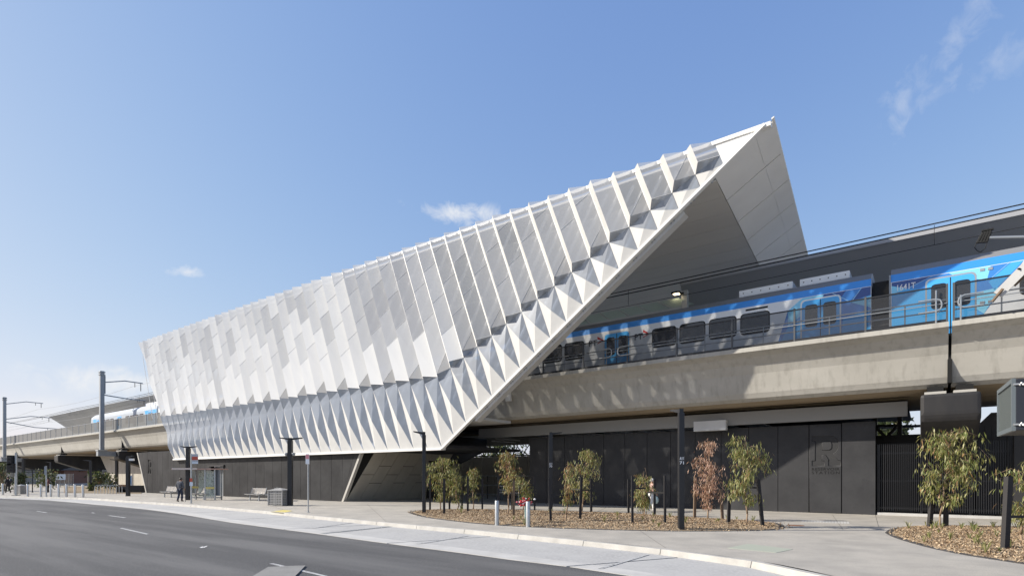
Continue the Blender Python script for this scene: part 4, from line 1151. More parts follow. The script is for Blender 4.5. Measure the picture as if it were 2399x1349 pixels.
# ================================================================ OVERHEAD LINE
cat = thing('overhead_wires', 'black overhead wires strung above the train', 'wires', L(-10, 29.6, 11.5))
for nm, z, r_, s in (('feeder_wire', 12.50, .028, 29.55), ('catenary_wire', 12.38, .03, 29.75), ('contact_wire', 11.62, .014, 29.6)):
    b = MB(); pts = [L(a, s, z - .12 * math.sin(math.pi * ((a + 30) % 40) / 40)) for a in range(-150, 30, 5)]; b.path(pts, r_, 5); b.build(nm, m_rub, cat)
a = A(2189, 29.6)
for k in range(-8, 3):
    b = MB(); b.tube(L(a + k * 14, 29.6, 11.55), L(a + k * 14, 29.62, 12.38), .012, n=4); b.build('dropper', m_rub, cat)
b = MB()
for z, s in ((13.9, 29.7), (12.6, 33.2), (11.4, 29.8)): b.path([L(a_, s, z - .5 * math.sin(math.pi * ((a_ - A(238, 25.5)) % 47) / 47)) for a_ in range(-210, -60, 4)], .02, 4)
b.build('distant_wire', m_galvd, cat)
def mast(x, ytop, ybase, label, arms):
    p, q = on(x, ytop, 25.5), on(x, ybase, 25.5); a = p[0]
    root = thing('catenary_mast', label, 'mast', L(a, 25.5, 0), 'overhead line masts beside the viaduct')
    w = .23; b = MB(); b.lbox(a - w, a + w, 25.5 - w, 25.5 + w, q[2], p[2]); b.build('pole', m_galvd, root, bevel=.03)
    b = MB(); b.lbox(a - .35, a + .35, 25.0, 28.0, q[2] - .65, q[2]); b.build('bracket', m_galvd, root, bevel=.03)
    b = MB(); b.lbox(a - .45, a + .45, 24.95, 25.95, q[2] + .002, q[2] + .14); b.build('base_plate', m_galv, root)
    for z0, z1, ln, dr in arms:
        z0, z1 = p[2] - z0, p[2] - z1
        b = MB(); b.tube(L(a, 25.7, z0), L(a, 25.5 + ln * .55, z1), .07, n=6); b.tube(L(a, 25.5 + ln * .55, z1), L(a, 25.5 + ln, z1 - .05), .07, n=6)
        b.build('cantilever_arm', m_galvd, root)
        if dr:
            b = MB(); b.tube(L(a, 25.5 + ln * .95, z1), L(a, 25.5 + ln * .95, z1 - dr), .05, n=5); b.tube(L(a, 25.5 + ln * .80, z1 - .1), L(a, 25.5 + ln * .80, z1 - dr * .6), .04, n=5); b.build('insulator', m_rub, root)
    for z in (.1, .4):
        b = MB(); b.lbox(a - .33, a + .33, 25.2, 25.8, p[2] - z - .12, p[2] - z); b.build('clamp', m_galvd, root)
    return root
m1 = mast(238.5, 869, 1056, 'grey catenary mast with two arms in front of the viaduct', [(1.4, .9, 4.6, 1.1), (3.0, 3.2, 5.0, .5)])
b = MB(); a = A(238.5, 25.5); b.tube(L(a, 25.85, 14.5), L(a, 25.85, 12.2), .06, n=6); b.tube(L(a, 25.5, 14.4), L(a, 25.9, 14.4), .05, n=5); b.tube(L(a, 25.5, 12.3), L(a, 25.9, 12.3), .05, n=5); b.build('stand_off_pipe', m_galvd, m1)
mast(10.5, 930, 1072, 'darker catenary mast with three arms at the left edge', [(1.2, .5, 5.4, .9), (3.9, 3.1, 6.6, .8), (4.4, 5.1, 7.6, .6)])
# tension insulator gear at the top right
ig = thing('insulator_rig', 'black tension insulator with wire loop hung above the train at right', 'insulator', L(A(2310, 29), 29, 11.4))
def P(x, y, s=29.0): return L(*on(x, y, s))
b = MB()
for k in range(4):
    u = k / 3; p = Vector((2303 + 18 * u, 545 - 5 * u, 0)); q = Vector((2289 + 22 * u, 570 - 3 * u, 0)); b.tube(P(p.x, p.y), P(q.x, q.y), .05, n=6)
b.tube(P(2300, 541), P(2328, 536), .05, n=6); b.tube(P(2296, 554), P(2322, 549), .04, n=6); b.tube(P(2288, 568), P(2314, 566), .045, n=6); b.build('insulator', m_rub, ig)
b = MB(); b.path([P(2288, 568), P(2283, 580), P(2290, 588), P(2297, 591), P(2308, 582), P(2313, 568)], .014, 5); b.build('wire_loop', m_rub, ig)
b = MB(); b.tube(P(2318, 557), P(2480, 553), .055, n=8); b.build('arm', m_galvd, ig)
ss = thing('steel_strut', 'white slotted steel strut crossing the fence at the right edge', 'strut', L(A(2399, 26.1), 26.1, ZP))
b = MB(); p, q = P(2338, 690, 26.1), P(2440, 586, 26.1); d = (q - p).normalized(); u = d.cross(SX).normalized() * .15
b.hexa([p - u, q - u, q - u + SX * .12, p - u + SX * .12, p + u, q + u, q + u + SX * .12, p + u + SX * .12]); b.build('plate', m_spike, ss)
b = MB(); b.tube(P(2325, 706, 26.1), P(2350, 676, 26.0), .05, n=6); b.build('clevis', m_wood, ss)
b = MB(); p, q = P(2375, 668, 26.3), P(2440, 606, 26.3); b.tube(p, q, .09, n=4); b.build('lower_plate', m_wood, ss)
b = MB(); b.ball(P(2388, 630, 26.07), .05, 6, (1.6, .4, .8)); b.build('slot', m_rub, ss)

# ================================================================ LAMP POSTS
XW = Vector((1, 0, 0)); YW = Vector((0, 1, 0))
def lamp_post(x, yb, yt, wpx, heads, label, text=None, ang=0.0, cams=False):
    g = G(x, yb); t = g.y; h = hgt(yb, yt, t); w = max(.055, wpx * t / FPX / 2)
    root = thing('lamp_post', label, 'lamp post', g, 'black lamp posts on the station forecourt')
    b = MB(); b.box(-w, w, -w, w, 0, h - .12, M=Matrix.Translation(g)); b.build('pole', m_black, root, bevel=.012)
    b = MB(); b.box(-w * .7, w * .7, -w * .7, w * .7, h - .12, h + .02, M=Matrix.Translation(g)); b.build('pole_cap', m_black, root)
    for dx, dy, ln in heads:
        d = Vector((dx, dy, 0)).normalized(); n_ = Vector((-d.y, d.x, 0)); T = Vector((0, 0, h - .02)) + g
        b = MB(); e = .14
        b.hexa([T + d * .04 - n_ * .05 + ZX * -.10, T + d * ln - n_ * e + ZX * .02, T + d * ln + n_ * e + ZX * .02, T + d * .04 + n_ * .05 + ZX * -.10,
                T + d * .04 - n_ * .05 + ZX * .02, T + d * ln - n_ * e + ZX * .07, T + d * ln + n_ * e + ZX * .07, T + d * .04 + n_ * .05 + ZX * .02])
        b.build('lamp_head', m_black, root)
    if cams:
        for s in (-1, 1):
            b = MB(); b.ball(g + Vector((s * (w + .09), -.05, h - .95)), .10, 10); b.lathe(g + Vector((s * (w + .09), -.05, h - .93)), [(.11, 0), (.11, .06)], 10); b.build('dome_camera', m_galvd, root, smooth=True)
        b = MB(); b.box(-w - .14, w + .14, -.05, .03, h - .93, h - .86, M=Matrix.Translation(g)); b.build('camera_arm', m_black, root)
    if text:
        for txt, dz in text:
            me = fit(text_mesh(txt, .1, .002, .002), w * 1.5, .10)
            place_mesh(me, 'number_plate', m_wprint, root, g + Vector((-w * .8, -w - .003, dz)), XW, ZX, -YW)
    return root
lamp_post(1595.5, 1241, 958, 13, [(-.12, 1, .55)], 'tall black lamp post marked A11 at the front of the mulch bed', [('A11', 2.26), ('71', 2.12)])
lamp_post(1290, 1197, 1013, 9, [(.8, .6, .62)], 'black lamp post at the back of the mulch bed before the black wall', [('A11', 2.30), ('70', 2.17)])
lamp_post(993.5, 1202.5, 1012, 8, [(-1, .1, .47)], 'black lamp post with one head at the left tip of the mulch bed')
lamp_post(680, 1183.5, 1026, 10, [(-1, .2, .62), (1, .2, .68)], 'black lamp post with two heads and dome cameras beside the slotted bin', cams=True)
lamp_post(441, 1170.5, 1046, 8, [(-1, .2, .55), (1, .2, .55)], 'black lamp post with two heads behind the bus shelter')
lp = lamp_post(300, 1161.5, 1068, 7, [(.2, 1, .5)], 'black lamp post carrying a white security camera left of the base building')
b = MB(); g = G(300, 1161.5); b.box(.0, .5, -.1, .1, hgt(1161, 1078, g.y), hgt(1161, 1078, g.y) + .18, M=Matrix.Translation(g)); b.build('security_camera', m_white, lp)
lamp_post(273.5, 1143, 1076, 5, [(-1, 0, .9)], 'black lamp post before the brown folded wall under the viaduct')
lamp_post(212.5, 1150, 1078, 4, [(-1, .1, .8)], 'slim black lamp post right of the round pier column')
lamp_post(119.5, 1140.5, 1082, 4, [(-1, .1, .8)], 'slim black lamp post left of the round pier column')
lamp_post(55, 1142, 1073, 5, [(1, .1, .6)], 'black lamp post just behind the traffic signal at left')

# ================================================================ BOLLARDS
def bollard(g, h, r, label, m):
    root = thing('bollard', label, 'bollard', g, 'steel bollards along the kerb')
    b = MB(); b.lathe(g, [(r, 0), (r, h - .02), (r * .93, h - .005), (r * .86, h)], 20); o = b.build('tube', m, root, smooth=True)
    if hasattr(o.data, 'set_sharp_from_angle'): o.data.set_sharp_from_angle(angle=R(35))
    b = MB(); b.lathe(g, [(r * 1.04, .0), (r * 1.04, .03)], 20); b.build('foot_ring', m, root)
    return root
g = G(1164.5, 1229.5); b1 = bollard(g, hgt(1229.5, 1172, g.y), .078, 'galvanised bollard, left one of the pair before the mulch bed', m_galv)
clone(b1, G(1237.5, 1233.5), .3, 'galvanised bollard with the bouquet just behind it')
g = G(95.5, 1163); b2 = bollard(g, hgt(1163, 1134, g.y), .09, 'grey bollard, first of the row of six left of the base building', m_steel)
for x, y, lab in ((119, 1163.2, 'grey bollard, second from left in the row of six'), (137, 1163.6, 'grey bollard, third from left in the row of six'), (155.5, 1163.6, 'grey bollard, fourth from left in the row of six'), (175.5, 1164, 'grey bollard, fifth from left in the row of six'), (194.5, 1164.2, 'grey bollard, rightmost of the row of six')):
    clone(b2, G(x, y), 0, lab)
clone(b2, G(6.5, 1158.5), 0, 'grey bollard at the far left edge beside the walker with a backpack')
clone(b2, G(65, 1162.3), 0, 'grey bollard standing alone to the right of the left bin')

# bouquet tied to a thin pale green post
bq = thing('bouquet', 'red and white bouquet tied to a thin pale green post', 'flowers', G(1231, 1228.5))
g = G(1231, 1228.5); rr = random.Random(5)
b = MB(); b.tube(g, g + Vector((0, 0, .92)), .03, n=8); b.build('post', mat('pale_green_post', (.33, .48, .44), .6), bq)
b = MB()
for k in range(70):
    p = g + Vector((rr.gauss(0, .13), rr.gauss(-.05, .05), .80 + rr.gauss(0, .07))); b.ball(p, rr.uniform(.025, .05), 6, (1, 1, .7), rr.choice((0, 0, 1, 1, 1, 2)))
b.build('flowers', [m_wprint, mat('red_petal', (.42, .02, .03), .6), mat('pink_petal', (.50, .14, .16), .6)], bq)

# ================================================================ SEATS, BINS, SHELTER, SIGNS
def bench(g, w, rot, label, seats=3):
    root = thing('metal_bench', label, 'bench', g, 'slatted metal benches along the forecourt')
    Mx = Matrix.Translation(g) @ Matrix.Rotation(rot, 4, 'Z')
    for k in range(6):
        b = MB(); b.box(-w / 2, w / 2, -.22 + k * .075, -.22 + k * .075 + .05, .42 + abs(k - 2.5) * .004, .45 + abs(k - 2.5) * .004, M=Mx); b.build('seat_slat', m_steel, root)
    for k in range(5):
        b = MB(); y = .25 + k * .025; b.box(-w / 2, w / 2, y, y + .025, .50 + k * .078, .56 + k * .078, M=Mx); b.build('back_slat', m_steel, root)
    for i in range(seats + 1):
        x = -w / 2 + w * i / seats; b = MB(); b.box(x - .02, x + .02, -.25, .38, .455, .475, M=Mx); b.build('divider', m_galvd, root)
        b = MB(); b.tube(Mx @ Vector((x, .24, .45)), Mx @ Vector((x, .38, .92)), .02, n=6); b.build('back_upright', m_galvd, root)
    for x in (-w * .32, w * .32):
        b = MB(); b.box(x - .035, x + .035, -.03, .04, 0, .42, M=Mx); b.box(x - .05, x + .05, -.2, .2, .39, .42, M=Mx); b.box(x - .09, x + .09, -.09, .1, 0, .012, M=Mx); b.build('leg', m_galvd, root)
    return root
rb = TH - R(90)
bn = bench(G(596, 1172), 1.9, rb, 'three seat slatted metal bench, left one beside the slotted bin')
clone(bn, G(634, 1172.5), rb - TH + TH, 'slatted metal bench partly hidden behind the slotted bin')
clone(bn, G(393, 1164.5), 0, 'slatted metal bench left of the man in the grey jacket')
for o in ('',):
    pass
def bin_(g, w, h, label):
    root = thing('slotted_bin', label, 'bin', g, 'slotted metal litter bins with pitched lids'); Mx = Matrix.Translation(g) @ Matrix.Rotation(R(-12), 4, 'Z')
    b = MB(); b.box(-w * .44, w * .44, -w * .44, w * .44, .05, h * .86, M=Mx); b.build('liner', m_gap, root)
    for rot in range(4):
        My = Mx @ Matrix.Rotation(R(90 * rot), 4, 'Z')
        for s in (-1, 0, 1):
            b = MB(); b.box(s * w * .485 - .03, s * w * .485 + .03, -w * .5, -w * .46, .03, h * .88, M=My); b.build('stile', m_bin, root)
        for k in range(10):
            z = .06 + (h * .82) * k / 9.0
            b = MB(); b.box(-w * .5, w * .5, -w * .495, -w * .465, z - .024, z + .024, M=My); b.build('slat', m_bin, root)
        b = MB()
        for k in range(9):
            x = -w * .44 + w * .88 * k / 8; b.box(x - .016, x + .016, -w * .49, -w * .47, .05, h * .86, M=My)
        b.build('mesh_bars', m_bin, root)
    b = MB(); c = [Mx @ Vector((sx * w * .54, sy * w * .54, h * .87)) for sx, sy in ((-1, -1), (1, -1), (1, 1), (-1, 1))]; t = Mx @ Vector((0, 0, h))
    for i in range(4): b.poly([c[i], c[(i + 1) % 4], t])
    b.hexa([p - ZX * .03 for p in c] + c); b.build('lid', m_bin, root)
    return root
m_bin = mat('bin_grey', (.40, .39, .37), .5, metal=.3)
g = G(656, 1183.5); bin_(g, 41 * g.y / FPX * .92, hgt(1183.5, 1142, g.y), 'grey slotted litter bin beside the lamp post with two heads')
g = G(50, 1157); bin_(g, 20 * g.y / FPX * .92, hgt(1157, 1134, g.y), 'small looking grey slotted bin at far left beside the traffic signal')

# bus shelter
sh = thing('bus_shelter', 'small glass bus shelter with a reddish flat roof and patterned panels', 'bus shelter', G(460, 1171))
g = G(460, 1171); t = g.y; u = t / FPX
def sx(x): return (x - CX) / FPX * t
zr = hgt(1171, 1099, t)
m_roofr = mat('reddish_roof', (.42, .26, .21), .5)
b = MB(); b.box(sx(405), sx(512), t - .2, t + 1.35, zr, zr + .07); b.build('roof', m_roofr, sh)
b = MB(); b.box(sx(407), sx(466), t - .23, t - .205, zr - .015, zr + .10); b.build('roof_fascia', mat('pale_fascia', (.62, .52, .46), .5), sh)
for x, dy in ((427, 1.0), (479, .1), (502, .1), (502, 1.0), (440, 1.0)):
    b = MB(); b.box(sx(x) - .045, sx(x) + .045, t + dy - .04, t + dy + .04, 0, zr); b.build('post', m_galv, sh)
for x0, x1, dy in ((446, 477, 1.02), (481, 500, .1), (429, 438, 1.02)):
    b = MB(); b.box(sx(x0), sx(x1), t + dy - .006, t + dy + .006, .25, zr - .1); b.build('glass_panel', m_pattern if x0 > 440 else m_glass, sh)
for x0, x1, y0, y1, dy in ((430, 447, 1139, 1143.5, .95), (481, 501, 1140, 1144.5, .06)):
    b = MB(); b.box(sx(x0), sx(x1), t + dy - .012, t + dy + .012, hgt(1171, y1, t), hgt(1171, y0, t)); b.build('yellow_band', m_yellow, sh)
b = MB(); b.box(sx(428), sx(503), t + .96, t + 1.03, .1, .2); b.build('bottom_rail', m_galv, sh)
clone(bn, Vector((sx(458), t + .55, 0)), 0, 'slatted metal bench inside the bus shelter')

def sign_pole(x, yb, yt, r, label, boards, m=m_galv, cat='sign'):
    g = G(x, yb); root = thing('sign_pole', label, cat, g)
    b = MB(); b.tube(g, g + ZX * hgt(yb, yt, g.y), r, n=8); b.build('pole', m, root)
    b = MB(); b.lathe(g, [(r * 2.4, 0), (r * 2.4, .02)], 10); b.build('base_plate', m, root)
    for x0, x1, y0, y1, mm, nm in boards:
        k = g.y / FPX; b = MB(); b.box((x0 - x) * k, (x1 - x) * k, -r - .03 - (.006 if nm != 'sign_board' else 0), -r - .012, hgt(yb, y1, g.y), hgt(yb, y0, g.y), M=Matrix.Translation(g)); b.build(nm, mm, root)
    return root
m_sgrey = mat('sign_grey', (.42, .44, .46), .5); m_sred = mat('sign_red', (.50, .09, .05), .5); m_spale = mat('sign_pale', (.62, .68, .74), .5); m_pink = mat('sign_pink', (.75, .30, .32), .5)
sp = sign_pole(448, 1178.5, 1062, .05, 'bus stop pole with a red banded flag sign and a timetable', [(451, 465.5, 1063, 1086, m_sgrey, 'sign_board'), (451.3, 465.2, 1069, 1077, m_sred, 'red_band'), (451.3, 465.2, 1081.5, 1085.5, m_spale, 'pale_band'), (446, 452, 1119.5, 1127.5, m_sred, 'notice'), (446, 453, 1128.5, 1137.5, m_spale, 'timetable')])
sp2 = sign_pole(722, 1199.5, 1063, .032, 'thin grey pole with a small white and red parking sign', [(717, 725.5, 1063, 1086.5, m_wprint, 'sign_board'), (717.6, 724.9, 1064.5, 1074.5, m_pink, 'red_print')])
sign_pole(108.5, 1163, 1091, .055, 'plain grey sign pole among the row of bollards', [(105.5, 111, 1092, 1112, m_galvd, 'sign_board')])
sign_pole(76, 1153, 1097, .05, 'dark finger post with stacked blades at left', [(60, 97, 1099, 1101.5, m_black, 'sign_board'), (62, 92, 1104, 1106, m_black, 'finger_blade')], m_black)
# traffic signal
g = G(37.5, 1160); ts = thing('traffic_signal', 'traffic signal on a pale green grey pole seen from the side', 'traffic light', g)
k = g.y / FPX
b = MB(); b.tube(g, g + ZX * hgt(1160, 1060, g.y), .10, n=10); b.build('pole', m_galv, ts)
b = MB(); b.lathe(g, [(.32, 0), (.32, .03)], 12); b.build('base_plate', m_gap, ts)
Mx = Matrix.Translation(g)
for x0, x1, y0, y1 in ((24, 34, 1066, 1090), (23, 38.5, 1085, 1107)):
    b = MB(); b.box((x0 - 37.5) * k, (x1 - 37.5) * k, -.35, .1, hgt(1160, y1, g.y), hgt(1160, y0, g.y), M=Mx); o = b.build('signal_head', m_black, ts, bevel=.03)
    for q in range(3):
        z = hgt(1160, y1, g.y) + (hgt(1160, y0, g.y) - hgt(1160, y1, g.y)) * (q + .5) / 3
        b = MB(); b.box((x0 - 37.5) * k + .05, (x1 - 37.5) * k - .05, -.6, -.35, z + .1, z + .13, M=Mx); b.build('visor', m_black, o)
g2 = G(65, 1162.5); b = MB(); b.box(-.12, .12, -.1, .1, hgt(1162, 1130, g2.y), hgt(1162, 1119, g2.y), M=Matrix.Translation(g2)); 
# hung cabinet at the right edge
E1 = Vector((8.145, 9.0, 0)); E2 = Vector((9.04, 10.3, 0)); dv = (E2 - E1).normalized(); rv = Vector((.86, -.5, 0)).normalized()
cb = thing('hung_cabinet', 'dark steel cabinet with a mesh face and chrome latches hung at the right edge', 'cabinet', E1 + rv * .75)
z0, z1 = 2.48, 3.33
wl_ = (E2 - E1).length
m_cab = mat('cabinet_blue_grey', (.026, .029, .038), .5, spec=.3); m_cabf = mat('cabinet_frame', (.12, .14, .15), .45); m_cabm = mat('cabinet_mesh', (.085, .10, .098), .6, col2=(.06, .07, .07), scale=60)
def cbx(u0, u1, v0, v1, za, zb, nm, m, bev=0):
    q = [E1 + dv * a_ + rv * c_ for a_, c_ in ((u0, v0), (u1, v0), (u1, v1), (u0, v1))]
    b = MB(); b.hexa([p + ZX * za for p in q] + [p + ZX * zb for p in q]); return b.build(nm, m, cb, bevel=bev)
cbx(0.0, wl_, .02, 1.5, z0 + .01, z1 - .01, 'body', m_cab, .01)
for v in ((0, wl_, z0, z0 + .07), (0, wl_, z1 - .07, z1), (0, .07, z0 + .07, z1 - .07), (wl_ - .07, wl_, z0 + .07, z1 - .07)): cbx(v[0], v[1], -.03, .02, v[2], v[3], 'face_frame', m_cabf)
cbx(.07, wl_ - .07, -.005, .018, z0 + .07, z1 - .07, 'mesh_face', m_cabm)
for zz in (z0 + .10, z1 - .10):
    q = E1 + rv * .02 - dv * .012 + ZX * zz
    b = MB(); b.tube(q - rv * .03, q + rv * .06, .018, n=6)
    for kk in range(4): b.ball(q + rv * (.05 + .022 * kk) + ZX * (.012 if kk % 2 else -.012), .021, 8)
    b.build('latch', m_steel, cb)
b = MB(); p = E1 + dv * .8 + rv * .75; b.tube(p, p + ZX * (z0 + .02), .07, n=10); b.build('pole', m_black, cb)

# ================================================================ STAKES
def stake(x, yb, yt, xt=None, wpx=6, label='', ties=(), m=None):
    g = G(x, yb, .03); t = g.y; w = max(.02, wpx * t / FPX / 2); h = hgt(yb, yt, t)
    top = g + Vector((((x if xt is None else xt) - x) * t / FPX, 0, h))
    root = thing('tree_stake', label, 'stake', g, 'stakes holding the young trees')
    b = MB(); o = (Vector((-w, -w, 0)), Vector((w, -w, 0)), Vector((w, w, 0)), Vector((-w, w, 0)))
    b.hexa([g - ZX * .1 + q for q in o] + [top + q for q in o]); b.build('shaft', m or m_stake, root)
    for f, dx, dy in ties:                          # strap from the stake to its tree
        p = g.lerp(top, f); q = p + Vector((dx, dy, 0)); n_ = Vector((0, .004, 0)); hh = ZX * .03
        b = MB(); b.hexa([p - n_ - hh, q - n_ - hh, q + n_ - hh, p + n_ - hh, p - n_ + hh, q - n_ + hh, q + n_ + hh, p + n_ + hh]); b.build('tie_strap', m_stake, root)
    return root
stakes = [(1007.5, 1194, 1116, None, 4, 'dark stake left of the first sapling by the lamp post', ()), (1040.5, 1205, 1120, None, 5, 'dark stake at the front of the first sapling by the lamp post', ()),
    (1053, 1192, 1132, None, 4, 'short looking stake behind the first sapling', ()), (1082.5, 1192, 1115, None, 4, 'dark stake left of the second small sapling', ()),
    (1096, 1201, 1115, None, 4.5, 'dark stake in front of the second small sapling', ()), (1130, 1192, 1120, None, 4, 'dark stake right of the second small sapling', ()),
    (1167.5, 1194, 1116, None, 5, 'dark stake just behind the left bollard of the pair', ()), (1203.5, 1211, 1125, None, 5.5, 'brown wooden stake between the two galvanised bollards', ()),
    (1199, 1191, 1140, None, 3, 'thin dark stake behind the brown wooden stake', ()), (1252.5, 1195, 1116, None, 4, 'dark stake with a strap right of the bouquet', ((.74, -.35, -.15),)),
    (1290.5, 1225, 1120, 1287.5, 5.5, 'dark stake in front of the lamp post with a strap to the right', ((.63, .68, .1),)), (1358.5, 1220, 1117, 1362.5, 6, 'dark stake before the tall leafy tree with two straps', ((.67, -.65, .05), (.72, -.3, .5))),
    (1385, 1200, 1120, None, 5, 'dark stake at the right of the tall leafy tree', ((.66, -.45, -.2),)), (1472.5, 1204, 1122, None, 4.5, 'dark stake left of the bushy small sapling', ()),
    (1481.5, 1230, 1114, None, 5, 'pale topped stake with a strap in front of the bushy small sapling', ((.75, .5, .15),)), (1533.5, 1203, 1122, None, 5, 'dark stake in front of the person in white trousers', ()),
    (1558, 1228.5, 1113, None, 5, 'dark stake left of the tall marked lamp post', ((.65, -.55, .3),)), (1627, 1215, 1115, 1629, 5.5, 'dark stake left of the dead brown tree', ((.75, .4, .1),)),
    (1693, 1218, 1145, 1689, 5.5, 'leaning stake right of the dead brown tree', ((.85, -.45, .1),)), (1706.5, 1227, 1150, 1708.5, 6.5, 'leaning stake left of the green tree by the lamp post', ((.92, .55, 0),)),
    (1787, 1231, 1122, 1776, 7, 'leaning stake right of the green tree at the bed end', ((.82, -.38, .1),)), (2177, 1237, 1112, 2187, 8, 'left stake of the weeping tree before the slatted fence', ()),
    (2215.5, 1237, 1115, 2217.5, 7.5, 'right stake of the weeping tree before the slatted fence', ((.72, -.18, .0),)), (2353.5, 1291, 1115, 2363, 12, 'thick dark stake at the right edge before the last sapling', ((.46, .5, .1),))]
for x, yb, yt, xt, w, lab, ties in stakes:
    stake(x, yb, yt, xt, w, lab, ties, m_wood if 'brown' in lab else None)

# ================================================================ TREES
def sapling(name, label, x, yb, crown, leaves, seed, mats, stems=1, droop=1.0, twig=None, cat='tree', leaf=(.11, .22, .014), branchiness=20, group='young trees in the mulch beds', weights=(5, 4, 3, 1)):
    """crown: (x0, x1, ytop, ybottom) in the photo, taken at the depth of the trunk"""
    rr = random.Random(seed); g = G(x, yb, .06); t = g.y; k = t / FPX
    x0, x1, yt, ybm = crown; zt, zb = hgt(yb, yt, t) + .06, hgt(yb, ybm, t) + .06
    cx = ((x0 + x1) / 2 - x) * k; rx = (x1 - x0) / 2 * k
    root = thing(name, label, cat, g, group)
    b = MB(); tw = MB(); lf = MB()
    tips = []
    for sidx in range(stems):
        base = g + Vector((rr.uniform(-.12, .12), rr.uniform(-.1, .1), -.06)) if stems > 1 else g - ZX * .06
        top = g + Vector((cx * .8 + rr.uniform(-.3, .3) * rx * (stems > 1), rr.uniform(-.2, .2) * rx, zt * (1 if sidx == 0 else rr.uniform(.7, .95))))
        pts = [base]
        n = 7
        for i in range(1, n + 1):
            u = i / n; p = base.lerp(top, u) + Vector((rr.gauss(0, .035), rr.gauss(0, .035), 0)) * (1 if i < n else 0); pts.append(p)
        r0 = .028 if stems == 1 else .016
        for i, (p, q) in enumerate(zip(pts, pts[1:])): b.tube(p, q, r0 * (1 - i / n) + .006, r0 * (1 - (i + 1) / n) + .005, 6)
        for _ in range(max(4, int(branchiness * 1.25) // stems)):
            u = rr.uniform(max(.12, zb / zt * .9), .97); i = min(int(u * n), n - 1); s = pts[i].lerp(pts[i + 1], u * n - i)
            zrel = max(0, min(1, (s.z - g.z - zb) / max(.1, zt - zb))); prof_ = math.sin(math.pi * (.12 + .80 * zrel)) ** .6
            an = rr.uniform(0, 6.28); ln = rx * prof_ * rr.uniform(.45, 1.05)
            e = s + Vector((math.cos(an) * ln + cx * .25, math.sin(an) * ln * .8, ln * rr.uniform(.2, .75)))
            e.z = min(e.z, g.z + zt)
            m_ = s.lerp(e, .5) + Vector((0, 0, ln * .16))
            tw.tube(s, m_, .008, .006, 4); tw.tube(m_, e, .006, .003, 4); tips += [(m_, .5), (e, 1.0), (s.lerp(m_, .6), .3), (m_.lerp(e, .6), .9)]
            e2 = e + Vector((rr.gauss(0, .12), rr.gauss(0, .12), -ln * .45 * droop)); tw.tube(e, e2, .004, .002, 3); tips.append((e.lerp(e2, .6), .9)); tips.append((e2, 1))
    zmin = g.z + zb
    for _ in range(int(leaves * .95)):
        p, w_ = rr.choice(tips)
        p = p + Vector((rr.gauss(0, .085), rr.gauss(0, .085), rr.gauss(0, .08)))
        if p.z < zmin - .05: p.z = zmin + rr.uniform(0, .3)
        ln = rr.uniform(leaf[0], leaf[1]); wd = leaf[2] * rr.uniform(.7, 1.4)
        an = rr.uniform(0, 6.28); out_ = Vector((math.cos(an), math.sin(an), 0)); side = Vector((-out_.y, out_.x, 0)).lerp(out_, rr.uniform(-.3, .3)).normalized()
        dn = (out_ * rr.uniform(.1, .75) + Vector((0, 0, -droop * rr.uniform(.35, 1.0)))).normalized()
        mid = p + dn * ln * .5 + out_ * ln * .05; tip = p + dn * ln + Vector((0, 0, -ln * .1))
        mi = rr.choices((0, 1, 2, 3), weights)[0]
        lf.poly([p, mid - side * wd, mid + side * wd * .2], mi); lf.poly([p, mid + side * wd * .2, mid + side * wd], mi)
        lf.poly([mid - side * wd, tip, mid + side * wd], mi)
    b.build('trunk', m_trunk, root, smooth=True); tw.build('branches', twig or m_trunk, root, fix=False); lf.build('foliage', mats, root, fix=False)
    return root
sapling('gum_sapling', 'leafy drooping sapling just right of the lamp post with one head', 1032.5, 1192, (999, 1076, 1074, 1172), 1500, 21, LEAF_GREEN, branchiness=26)
sapling('gum_sapling', 'narrow leafy sapling, tallest leaves level with the stakes, left of the railing', 1070, 1193, (1052, 1082, 1100, 1175), 550, 22, LEAF_GREEN, branchiness=14)
sapling('gum_sapling', 'slim small sapling standing before the grey concourse railing', 1109, 1190, (1090, 1128, 1099, 1176), 620, 23, LEAF_GREEN, branchiness=15)
sapling('gum_sapling', 'half bare sapling with red twigs and a green top behind the left bollard', 1188, 1207, (1168, 1224, 1062, 1150), 800, 24, LEAF_GREEN, twig=m_redtwig, branchiness=30, weights=(4, 2, 3, 5))
sapling('gum_sapling', 'small sapling behind the bouquet at the left end of the wall', 1225.5, 1193, (1205, 1250, 1112, 1170), 620, 25, LEAF_GREEN, branchiness=15)
sapling('gum_sapling', 'weak low sapling with rusty tips between two strapped stakes', 1325, 1222, (1310, 1350, 1084, 1178), 420, 26, LEAF_GREEN, branchiness=14, weights=(4, 3, 2, 4))
sapling('gum_sapling', 'tall leafy sapling against the middle of the black wall', 1363, 1197, (1338, 1408, 1058, 1172), 1500, 27, LEAF_GREEN, branchiness=26, weights=(4, 3, 5, 1))
sapling('gum_sapling', 'bushy narrow sapling beside the person in white trousers', 1513, 1206, (1484, 1532, 1098, 1192), 900, 28, LEAF_GREEN, stems=4, branchiness=22, weights=(4, 4, 4, 2))
sapling('dead_sapling', 'dead brown sapling with withered leaves right of the tall marked lamp post', 1657.5, 1215, (1618, 1699, 1038, 1190), 1500, 29, LEAF_BROWN, branchiness=30, weights=(4, 3, 3, 2))
sapling('gum_sapling', 'full green sapling at the right end of the long mulch bed', 1748, 1230, (1700, 1788, 1024, 1180), 1700, 30, LEAF_GREEN, branchiness=28)
sapling('gum_sapling', 'weeping sapling with a round crown before the slatted fence', 2203, 1237, (2156, 2294, 1011, 1185), 1750, 31, LEAF_GREEN, branchiness=34, leaf=(.14, .26, .018))
sapling('gum_sapling', 'drooping sapling cut by the right edge of the picture', 2398, 1274, (2336, 2470, 1088, 1225), 1000, 32, LEAF_GREEN, branchiness=24)

